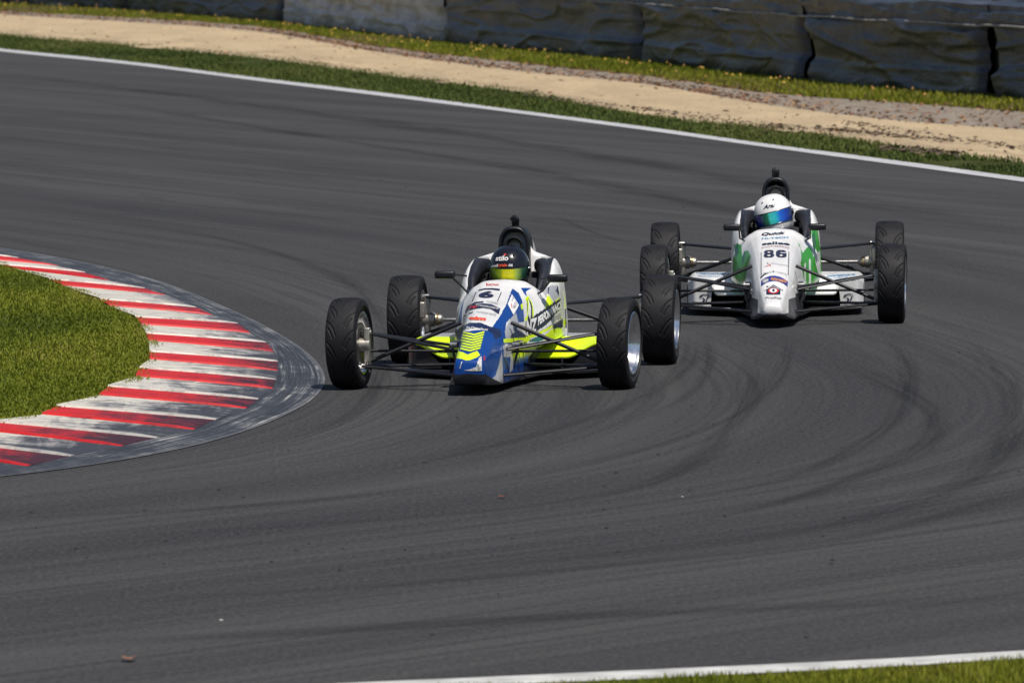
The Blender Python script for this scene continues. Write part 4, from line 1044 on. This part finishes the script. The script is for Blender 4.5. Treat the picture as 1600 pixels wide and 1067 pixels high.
def driver(MW, hc, yaw, roll, pitch, hscale, shellm, visorm, trim, suit, label):
    c = {'pelvis': ((0, 1.30, .22), (.15, .11), None), 'waist': ((0, 1.33, .34), (.14, .10), 'pelvis'), 'chest': ((0, 1.33, .46), (.16, .11), 'waist'),
         'neckbase': ((0, 1.31, .56), .07, 'chest'), 'neck': ((hc[0]*.6, 1.28, .62), .055, 'neckbase'), 'head': ((hc[0], hc[1]+.01, hc[2]-.02), .075, 'neck'), 'crown': ((hc[0], hc[1]+.01, hc[2]+.05), .06, 'head')}
    for s, n_ in ((-1, 'L'), (1, 'R')):
        c['sh'+n_] = ((s*.145, 1.30, .52), .058, 'chest'); c['el'+n_] = ((s*.175, 1.17, .37), .042, 'sh'+n_); c['wr'+n_] = ((s*.140, 1.075, .455), .028, 'el'+n_)
        c['pa'+n_] = ((s*.128, 1.045, .475), (.030, .020), 'wr'+n_)
        for f in range(4):
            z_ = .495-.018*f; l = (.9, 1.0, .95, .75)[f]
            c['f%d%sa' % (f, n_)] = ((s*.128, 1.030-.004*l, z_), .0085, 'pa'+n_); c['f%d%sb' % (f, n_)] = ((s*.118, 1.022-.006*l, z_-.002), .008, 'f%d%sa' % (f, n_)); c['f%d%sc' % (f, n_)] = ((s*(.108-.006*l), 1.034, z_-.004), .007, 'f%d%sb' % (f, n_))
        c['t'+n_+'a'] = ((s*.112, 1.060, .488), .010, 'pa'+n_); c['t'+n_+'b'] = ((s*.100, 1.052, .500), .009, 't'+n_+'a')
        c['hip'+n_] = ((s*.085, 1.22, .20), .078, 'pelvis'); c['kn'+n_] = ((s*.085, .78, .33), .052, 'hip'+n_); c['an'+n_] = ((s*.07, .38, .16), .036, 'kn'+n_); c['toe'+n_] = ((s*.07, .28, .22), .03, 'an'+n_)
    o = skin_body('person', c, suit, None); o.matrix_world = MW
    h = helmet(o, MW, hc, yaw, roll, pitch, hscale, shellm, visorm, trim)
    tag(o, label, 'person'); return o, h
def visor_mat(name, stops, rough=.12):
    m, t, b = new_mat(name); g = N(t); tc = g.n('TexCoord'); sx = g.n('SeparateXYZ'); g.link(tc.outputs['Object'], sx.inputs[0])
    f = g.n('MapRange'); f.inputs[1].default_value = -.125; f.inputs[2].default_value = .125; g.link(sx.outputs[0], f.inputs[0])
    g.link(g.ramp(f.outputs[0], stops), b.inputs['Base Color']); b.inputs['Metallic'].default_value = .0; b.inputs['Roughness'].default_value = rough
    b.inputs['Coat Weight'].default_value = .6; return m

def paint(name, c, rough=.30, var=.06): return mat(name, c, rough, coat=.22, var=var, scale=6)
WHITE = paint('white_paint', (.78, .78, .78)); PALE = paint('pale_grey_paint', (.42, .43, .46)); BLUE = paint('blue_paint', (.001, .050, .27)); NAVY = paint('navy_paint', (.012, .022, .075))
LIME = paint('fluorescent_lime', (.72, .94, .004), .45); BLK = paint('black_paint', (.015, .016, .022)); GREEN = paint('green_paint', (.035, .33, .020)); TEAL = paint('teal_paint', (.03, .17, .17)); DGREEN = paint('dark_green_paint', (.012, .11, .04))
INK = mat('sticker_ink', (.016, .020, .055), .4); RED = mat('sticker_red', (.55, .03, .03), .45); REDO = mat('sticker_coral', (.80, .10, .04), .45); GREY = mat('sticker_grey', (.28, .28, .30), .5); SBLUE = mat('sticker_blue', (.10, .28, .50), .45)
STW = mat('sticker_white', (.8, .8, .8), .4); OR2 = mat('sticker_amber', (.75, .30, .06), .45); PURP = mat('sticker_indigo', (.035, .05, .24), .4)
exec_cars = True
#@@BUILD
# ---------------- lime / blue car
def z3(pts): return [(690+.16863*x, 430+.16863*y) for x, y in pts]
def z2(pts): return [(785+.09839*x, 440+.09839*y) for x, y in pts]     # right flank close-up
def zn(pts): return [(715+.07968*x, 435+.07968*y) for x, y in pts]      # number panel close-up
A, yaw, wl = car_matrix(757, 607, 834, 569)
MWb = Matrix.Translation(A) @ Matrix.Rotation(yaw, 4, 'Z')
rb = link(bpy.data.objects.new('formula_car', None)); rb.matrix_world = MWb
PB = [WHITE, PAD, BLUE, NAVY, LIME, BLK, PALE, TEAL]
LB = [
    (3, z3([(575,430),(1300,430),(1300,1100),(575,1100)]), lambda C: (C[:, 2] < .22) & (C[:, 1] > -.10)),
    (2, z3([(150,440),(180,300),(235,160),(300,120),(215,200),(190,330),(185,440)])),
    (2, z3([(90,440),(150,520),(640,520),(640,1100),(60,1100),(60,440)])),
    (2, z3([(470,480),(540,380),(600,270),(655,120),(715,165),(745,230),(760,330),(765,432),(702,440),(692,350),(640,400),(600,440),(585,560),(560,600),(470,560)])),
    (6, z3([(585,520),(640,400),(690,350),(720,470),(770,560),(770,610),(600,610)])),
    (3, z3([(660,460),(680,440),(700,480),(700,520),(670,520)])),
    (3, z3([(640,560),(700,500),(790,560),(790,640),(640,640)])),
    (4, z3([(575,590),(800,575),(840,560),(800,620),(575,625)])),
    (6, z3([(575,640),(650,640),(650,760),(575,800)])),
    (2, z3([(575,760),(800,740),(800,860),(575,990)])),
    (4, z3([(700,690),(770,690),(770,750),(700,760)])),
    (6, z3([(640,740),(670,740),(660,880),(630,900)])),
    (6, z3([(560,700),(572,1000),(450,970),(500,930),(530,830)])),
    # white number panel edge to side, chevrons
    (3, z3([(80,560),(190,470),(260,440),(360,440),(450,475),(545,500),(560,560),(500,600),(470,540),(420,510),(330,490),(230,495),(180,530),(120,600)])),
    (4, z3([(150,700),(200,715),(240,735),(330,700),(358,740),(320,765),(235,795),(190,775),(110,765),(115,740)])),
    # flank of the cockpit side
    (2, z2([(290,100),(470,100),(370,160),(390,230),(370,225)])),
    (4, z2([(360,260),(410,225),(470,330),(500,420),(495,545),(560,520),(670,450),(690,330),(720,195),(810,330),(910,245),(905,275),(680,470),(500,565),(470,580),(360,640),(355,600),(395,560),(385,330)])),
    (0, z2([(425,270),(500,300),(690,300),(665,440),(510,535),(490,420),(470,330)])),
    (6, z2([(640,150),(700,100),(730,90),(720,190),(690,270)])),
    (3, z2([(725,80),(745,90),(735,200),(720,200)])),
    (6, z2([(745,60),(880,60),(900,240),(815,320),(740,200)])),
    (3, z2([(870,70),(885,70),(905,230),(840,140),(865,110)])),
    (5, z2([(390,240),(420,270),(455,330),(475,400),(480,560),(910,270),(940,300),(930,420),(700,690),(430,860),(365,800),(370,630),(400,590),(390,420)])),
    (0, z2([(400,280),(425,290),(455,430),(450,560),(440,590),(415,540),(405,430)])),
    (4, z2([(370,870),(480,830),(600,790),(820,680),(940,560),(945,590),(780,740),(600,840),(480,890),(380,910)])),
    (4, z2([(660,870),(790,750),(940,740),(960,860),(800,910),(700,905)])),
    (7, z2([(430,930),(520,885),(640,840),(700,870),(640,930),(560,960),(430,960)])),
    (3, z2([(820,680),(960,560),(960,740),(800,745)])),
    (4, z2([(960,620),(1045,570),(1000,680),(985,740)])),
    (6, z2([(820,560),(940,480),(930,580),(830,680)])),
    (5, z3([(90,895),(160,905),(250,900),(375,895),(480,960),(560,1000),(560,1050),(90,1050)]), lambda C: C[:, 2] < .125),
]
cfg = dict(paints=PB, layers=LB, base=0, base_nose=2, pod='round', mirror_l=(-.335, .86, .612), mirror_r=(.325, .86, .590), lip=CARBON, pod_front=.128, pod_top=.222, oa=.42, ob=.5, zt=.872, rhw=.100,
           pod_mat=LIME, pod_rear=PALE, plate_in=.38, plate_curve=.10, plate_mat=CARBON, rf=.2615, rr=.268, rear_track=.768, steer=R(-5.5))
nose, body, cover, airbox = build_car('blunt', MWb, rb, cfg)
tag(rb, 'lime, blue and white open-wheel race car with number 6 beside the striped kerb', 'race car', 'open-wheel race cars')
bv = bvh_of([(nose, MWb), (body, MWb), (cover, MWb)])
K = dict(bvh=bv, MWp=MWb)
# chevrons
for k in range(7):
    y0 = 522+k*24.5; xl = 203-k*6.5; xr = 398-k*6.3; cx = (xl+xr)/2+2; h = 15
    Vc = z3([(xl, y0), (cx, y0+24), (xr, y0-2), (xr-2, y0-2+h), (cx, y0+24+h), (xl-2, y0+h)])
    stick('chevron', Vc, [(0, 1, 4, 5), (1, 2, 3, 4)], bv, nose, MWb, LIME)
def band(name, top, bot, parent, m, conv): 
    V_, F_ = poly_strip(conv(top), conv(bot)); return stick(name, V_, F_, bv, parent, MWb, m)
letters('6', zn([(430,255),(725,255),(700,388),(405,388)]), parent=body, m=INK, bold=.05, **K)
for a_, b_ in (((365,270),(290,455)), ((858,275),(780,455))):
    d_ = 9; Vn = zn([(a_[0]-d_, a_[1]), (a_[0]+d_, a_[1]), (b_[0]+d_, b_[1]), (b_[0]-d_, b_[1])]); stick('number_frame', Vn, [(0, 1, 2, 3)], bv, body, MWb, INK)
band('sponsor_band', [(415,225),(520,200),(680,195),(830,210)], [(415,250),(520,225),(680,225),(825,245)], body, INK, zn)
band('sponsor_band', [(190,560),(330,515),(500,492),(660,510),(840,590)], [(150,660),(320,605),(500,582),(650,605),(808,705)], body, INK, zn)
band('sponsor_band', [(195,545),(350,465),(515,450)], [(190,575),(350,498),(505,475)], body, INK, zn)
band('sponsor_band', [(120,735),(200,690),(310,655)], [(115,760),(210,715),(300,672)], body, INK, zn)
letters('RACING', zn([(560,100),(815,118),(800,145),(565,150)]), parent=body, m=RED, bold=.03, **K)
letters('MOTORSPORT SERVICES', zn([(380,645),(760,700),(755,745),(378,672)]), parent=body, m=GREY, **K)
letters('RACE ENGINEERING', zn([(570,440),(800,480),(795,525),(568,468)]), parent=body, m=GREY, **K)
letters('CHAMPIONSHIP', zn([(370,510),(820,580),(815,620),(368,540)]), parent=body, m=STW, arc=0, **K)
letters('FF', zn([(235,545),(385,545),(380,600),(230,600)]), parent=body, m=RED, bold=.03, **K)
letters('eim', zn([(235,745),(570,765),(550,835),(215,810)]), parent=body, m=REDO, bold=.07, **K)
letters('the Clarion Events', zn([(180,935),(600,990),(590,1035),(178,985)]), parent=nose, m=STW, bold=.02, **K)
band('side_sticker', [(150,205),(260,375)], [(85,360),(175,535)], body, STW, z2)
for q4, m4 in ((((165,240),(195,255),(150,330),(140,320)), GREY), (((200,300),(245,370),(180,440),(160,400)), GREY), (((130,345),(150,355),(160,440),(140,420)), RED)):
    stick('sticker_print', z2(q4), [(0, 1, 2, 3)], bv, body, MWb, m4)
letters('NZ', z2([(375,610),(545,570),(530,800),(380,860)]), parent=body, m=STW, bold=.05, **K)
letters('PERFORMANCE', z2([(560,560),(935,290),(935,420),(560,705)]), parent=body, m=STW, bold=.05, **K)
letters('www.nzperf', z2([(555,765),(800,635),(800,680),(560,810)]), parent=body, m=STW, bold=.02, **K)
V_, F_ = poly_strip(z2([(385,250),(400,330),(398,450),(385,560),(370,620)]), z2([(400,245),(415,330),(412,450),(400,560),(385,615)]))
stick('tread_stripe', V_, F_, bv, body, MWb, LIME)
stick('lime_tab', z2([(285,370),(310,350),(325,370),(320,450),(295,440)]), [(0, 1, 2, 3, 4)], bv, body, MWb, LIME)
letters('B', z3([(388,748),(402,750),(400,795),(386,790)]), parent=nose, m=RED, bold=.02, **K)
# scuffed nose corner
SCUF = mat('scraped_fibreglass', (.55, .55, .55), .5, var=.6, scale=60)
stick('scrape', z3([(205,880),(260,872),(320,850),(345,770),(370,750),(372,885),(300,888)]), [(0, 1, 2, 3, 4, 5, 6)], bv, nose, MWb, SCUF)
stick('scrape', z3([(165,860),(185,800),(192,802),(172,868)]), [(0, 1, 2, 3)], bv, nose, MWb, SCUF)
VB = visor_mat('visor_lime', [(0, (.05, .14, .02)), (.14, (.34, .52, .03)), (.32, (.40, .56, .04)), (.38, (.95, .90, .0)), (.62, (.92, .92, .02)), (.72, (.45, .66, .12)), (.86, (.02, .10, .06)), (1, (.02, .03, .03))])
HB = paint('helmet_black', (.010, .011, .018), .22); HW = paint('helmet_white', (.80, .80, .80), .3)
cfg_vent[0] = HB
dv, hb = driver(MWb, Vector((.0, 1.235, .634)), R(2), R(0), R(10), .93, HB, VB, BLK, SUITM, 'driver in black helmet with lime visor, sitting in the number 6 car')
MH = MWb @ hb.matrix_basis
bh = bvh_of([(hb, MH)] + [(c_, MH) for c_ in hb.children if c_.name.startswith('visor') and 'trim' not in c_.name])
def zh(pts): return [(690+.14055*x, 320+.14055*y) for x, y in pts]
KH = dict(bvh=bh, MWp=MH)
letters('stilo', zh([(600,570),(740,565),(742,622),(602,626)]), parent=hb, m=STW, bold=.03, shear=.2, **KH)
stick('logo_dot', zh([(690,548),(712,545),(720,565),(700,570)]), [(0, 1, 2, 3)], bh, hb, MH, RED, lift=.003)
letters('owl', zh([(552,664),(628,658),(628,692),(554,696)]), parent=hb, m=STW, bold=.04, **KH)
letters('trials', zh([(632,656),(728,654),(728,687),(632,690)]), parent=hb, m=REDO, bold=.04, **KH)
letters('.nz', zh([(738,658),(792,662),(792,687),(738,685)]), parent=hb, m=STW, bold=.04, **KH)

# ---------------- white / green car
A, yaw, wl = car_matrix(1209.5, 505, 1215.5, 474.8)
MWw = Matrix.Translation(A) @ Matrix.Rotation(yaw, 4, 'Z') @ Matrix.Rotation(R(.35), 4, 'X')
rw = link(bpy.data.objects.new('formula_car', None)); rw.matrix_world = MWw
def z5(pts): return [(980+.28125*x, 250+.28125*y) for x, y in pts]
def z7(pts): return [(1130+.14061*x, 370+.14061*y) for x, y in pts]
def z8(pts): return [(1180+.05623*x, 350+.05623*y) for x, y in pts]
def z9(pts): return [(1175+.07029*x, 405+.07029*y) for x, y in pts]
PWm = [WHITE, PAD, GREEN, DGREEN, BLK, mat('white_nose_shade', (.10, .10, .112), .6, spec=.25, var=.3, scale=14)]; PWm[4] = MATTE  # dark grey entry is the white nose's shade put into colour
far = lambda C: C[:, 1] > .50
LW = [(5, z5([(600,700),(1080,700),(1080,930),(600,930)]), lambda C: (C[:, 1] < -.1) & ((C[:, 2] < .10) | ((np.abs(C[:, 0]) > .100) & (C[:, 2] < .18)))), (4, z5([(560,600),(1120,600),(1120,930),(560,930)]), lambda C: (C[:, 2] < .20) & (C[:, 1] > -.12) & (np.abs(C[:, 0]) > .10)),  # shade painted on nose foot and sides, dark road reflection on lower tub
      (2, z7([(100,640),(110,250),(160,130),(170,80),(200,90),(215,250),(240,160),(275,150),(330,260),(340,640)]), far),
      (3, z7([(120,100),(165,60),(175,180),(140,230)]), far), (3, z7([(140,330),(190,360),(215,400),(180,410),(150,370)]), far),
      (3, z7([(205,250),(230,165),(250,155),(235,260),(215,330)]), far),
      (2, z7([(820,60),(850,90),(880,180),(905,155),(925,120),(955,110),(985,150),(1000,220),(1020,210),(1030,300),(1060,420),(1075,640),(820,640),(830,400),(870,250),(860,130)]), far),
      (2, z7([(975,-130),(1040,-150),(1060,0),(1080,150),(1050,180),(1010,100),(985,20)]), far),
      (3, z7([(985,0),(1010,-60),(1030,60),(1020,200),(1000,130)]), far),
      (0, z7([(900,300),(918,290),(920,520),(902,520)]), far), (0, z7([(953,260),(972,240),(975,560),(955,560)]), far),
      (0, z7([(1035,200),(1050,330),(1040,330),(1028,220)]), far)]
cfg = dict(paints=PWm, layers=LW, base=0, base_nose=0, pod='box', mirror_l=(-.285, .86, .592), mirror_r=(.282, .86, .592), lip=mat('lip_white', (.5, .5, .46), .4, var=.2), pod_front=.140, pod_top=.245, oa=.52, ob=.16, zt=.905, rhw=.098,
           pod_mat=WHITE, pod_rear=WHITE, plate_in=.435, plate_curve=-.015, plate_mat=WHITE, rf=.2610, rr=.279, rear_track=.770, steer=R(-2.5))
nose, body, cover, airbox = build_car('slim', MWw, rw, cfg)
tag(rw, 'white and green open-wheel race car with number 86 running behind', 'race car', 'open-wheel race cars')
bv = bvh_of([(nose, MWw), (body, MWw), (cover, MWw)]); K = dict(bvh=bv, MWp=MWw)
def glyph(name, inside, x0, y0, x1, y1, arc, m4):
    nx, ny = 64, 44; V_ = []; F_ = []; idx = {}
    for j in range(ny):
        for i in range(nx):
            if inside((i+.5)/nx, (j+.5)/ny):
                q_ = []
                for di, dj in ((0, 0), (1, 0), (1, 1), (0, 1)):
                    k_ = (i+di, j+dj)
                    if k_ not in idx:
                        idx[k_] = len(V_); px_ = x0+(x1-x0)*k_[0]/nx; V_.append((px_, y0+(y1-y0)*k_[1]/ny+arc*((px_-1211.2)/17)**2))
                    q_.append(idx[k_])
                F_.append(tuple(q_))
    return stick(name, V_, F_, bv, body, MWw, m4, lift=.0028)
se = lambda u, v, cx, cy, a, b_, p=2.6: (abs((u-cx)/a)**p+abs((v-cy)/b_)**p) < 1
eight = lambda u, v: (se(u, v, .5, .26, .46, .27) or se(u, v, .5, .72, .5, .29)) and not se(u, v, .5, .27, .15, .11, 2) and not se(u, v, .5, .71, .17, .13, 2)
six = lambda u, v: (se(u, v, .5, .5, .5, .51, 2.8) or se(u, v, .52, .70, .48, .30)) and not se(u, v, .5, .70, .16, .14, 2) and not (u > .42 and .24 < v < .40 and (u-.42) > -.2*(v-.3)) and not se(u, v, .55, .31, .17, .07, 2)
glyph('number_digit', eight, 1193.4, 391.2, 1209.7, 402.4, .6, INK); glyph('number_digit', six, 1212.3, 391.2, 1229.0, 402.4, .6, INK)
for s4 in ([(160,800),(178,800),(178,1420),(160,1420)], [(925,770),(945,780),(928,1420),(908,1420)]): stick('number_frame', z8(s4), [(0, 1, 2, 3)], bv, body, MWw, INK)
letters('Quick', z8([(180,255),(830,215),(840,300),(170,350)]), parent=body, m=INK, bold=.04, shear=.3, **K)
letters('Hi-TECH', z8([(185,390),(920,355),(925,400),(185,440)]), parent=body, m=SBLUE, bold=.03, **K)
letters('sallee', z8([(190,505),(955,500),(960,575),(190,575)]), parent=body, m=INK, bold=.04, arc=1.8, **K)
letters('ENGINEERING', z8([(180,605),(940,600),(945,645),(180,645)]), parent=body, m=mat('sticker_plum', (.28, .12, .13), .5), arc=3.0, **K)
V9, F9 = poly_strip(z9([(190,395),(280,320),(380,275),(495,265)]), z9([(188,440),(280,355),(380,308),(495,298)])); stick('sponsor_band', V9, F9, bv, nose if False else body, MWw, INK)
V9, F9 = poly_strip(z9([(205,485),(300,410),(400,375),(500,370),(620,395),(720,445),(795,500)]), z9([(203,605),(300,540),(400,500),(500,487),(600,505),(700,550),(785,615)])); stick('sponsor_band', V9, F9, bv, body, MWw, PURP)
Vo = [(1175+.07029*(302+72*math.cos(k*.3927)), 405+.07029*(487-18*math.cos(k*.3927)+48*math.sin(k*.3927))) for k in range(16)]; stick('oval_badge', Vo, [tuple(range(16))], bv, body, MWw, GREY, lift=.0028)
letters('napa', z9([(250,495),(355,455),(355,485),(252,525)]), parent=body, m=STW, bold=.03, **K)
letters('AUTO PARTS', z9([(420,408),(765,478),(760,535),(418,465)]), parent=body, m=OR2, bold=.05, **K)
def nz(name, pts, m4, par=None, lift=.0022): return stick(name, z9(pts), [tuple(range(len(pts)))], bv, par or nose, MWw, m4, lift=lift)
nz('house_logo', [(475,612),(632,690),(628,790),(320,790),(318,690)], INK)
Vo = [(1175+.07029*(475+122*math.cos(k*.3927)), 405+.07029*(712+62*math.sin(k*.3927))) for k in range(16)]; stick('house_logo', Vo, [tuple(range(16))], bv, nose, MWw, RED, lift=.0034)
Vo = [(1175+.07029*(475+82*math.cos(k*.3927)), 405+.07029*(708+48*math.sin(k*.3927))) for k in range(16)]; stick('house_logo', Vo, [tuple(range(16))], bv, nose, MWw, STW, lift=.0046)
Vo = [(1175+.07029*(478+28*math.cos(k*.7854)), 405+.07029*(708+30*math.sin(k*.7854))) for k in range(8)]; stick('house_logo', Vo, [tuple(range(8))], bv, nose, MWw, INK, lift=.0058)
stick('roof_line', *[x for x in (z9([(265,715),(475,570),(690,715),(683,690),(475,592),(272,700)]), [(0, 1, 4, 5), (1, 2, 3, 4)])], bv, nose, MWw, INK)
nz('chimney_mark', [(318,605),(368,597),(365,618),(320,632)], INK)
letters('Profita', z9([(300,835),(655,835),(650,890),(300,885)]), parent=nose, m=GREY, bold=.02, arc=.6, **K)
# star mark
V9 = z9([(235,185),(330,80),(385,80),(415,160),(400,130),(350,160)]); stick('star_mark', z9([(240,178),(345,150),(400,108),(425,165),(405,160),(395,130),(350,162)]), [tuple(range(7))], bv, body, MWw, RED)
stick('star_mark', z9([(325,122),(350,76),(372,118),(350,100)]), [(0, 1, 2, 3)], bv, body, MWw, INK)
letters('RACING SERVICES', z9([(430,80),(800,140),(798,170),(428,105)]), parent=body, m=GREY, **K)
letters('SPORTS', z9([(565,280),(770,350),(765,375),(563,300)]), parent=body, m=GREY, **K)
# swoosh marks on the side-pod end plates, small print on the pod tops
pods = [c_ for c_ in rw.children if c_.name.startswith('side_pod')]
bp = bvh_of([(c_, MWw) for c_ in pods] + [(e_, MWw) for c_ in pods for e_ in c_.children if e_.name.startswith('end_plate')])
for k, po in enumerate(sorted(pods, key=lambda c_: c_.data.vertices[0].co.x)):
    if k == 0: cv = lambda pts: [(1060+.0937*x, 400+.0937*y) for x, y in pts]; off = (0, 0)
    else: cv = lambda pts: [(1260+.10625*(x*.882+238), 400+.10625*(y*.882-5)) for x, y in pts]
    ep = [e_ for e_ in po.children if e_.name.startswith('end_plate')][0]
    V9, F9 = poly_strip(cv([(500,640),(430,632),(370,650),(342,685),(400,700),(425,730),(395,760),(365,775)]), cv([(470,655),(430,648),(390,664),(375,682),(425,700),(452,735),(420,770),(360,782)]))
    stick('swoosh_logo', V9, F9, bp, ep, MWw, INK)
    stick('swoosh_logo', cv([(470,700),(500,650),(510,660),(480,740),(450,770)]), [(0, 1, 2, 3, 4)], bp, ep, MWw, INK)
    letters('SPEED', cv([(245,760),(430,770),(430,798),(245,792)]), bvh=bp, parent=ep, MWp=MWw, m=INK, bold=.04)
    if k == 0: q1 = cv([(300,278),(850,285),(860,320),(300,312)]); q2 = cv([(330,328),(790,340),(790,362),(330,350)])
    else: q1 = [(1293,430.5),(1336,427.5),(1336,431),(1292,434)]; q2 = [(1291,435),(1325,432),(1325,434),(1291,437)]
    letters('motorsport.co.nz', q1, bvh=bp, parent=po, MWp=MWw, m=SBLUE, bold=.04); letters('RACE PREPARATION', q2, bvh=bp, parent=po, MWp=MWw, m=SBLUE)
VW = visor_mat('visor_blue', [(0, (.01, .015, .06)), (.18, (.015, .04, .32)), (.28, (.01, .10, .09)), (.40, (.02, .16, .09)), (.46, (.05, .55, .48)), (.60, (.02, .45, .50)), (.72, (.01, .12, .55)), (.86, (.01, .05, .40)), (1, (.01, .015, .05))])
cfg_vent[0] = HW
dv2, hw_ = driver(MWw, Vector((-.010, 1.235, .652)), R(-6), R(-14), R(0), 1.04, HW, VW, BLK, SUITM, 'driver in white helmet with blue-green visor, head tilted, in the number 86 car')
MH2 = MWw @ hw_.matrix_basis; bh = bvh_of([(hw_, MH2)])
def zw(pts): return [(1130+.14061*x, 250+.14061*y) for x, y in pts]
letters('Arai', zw([(445,505),(578,480),(580,520),(448,548)]), bvh=bh, parent=hw_, MWp=MH2, m=INK, bold=.03, shear=.3)
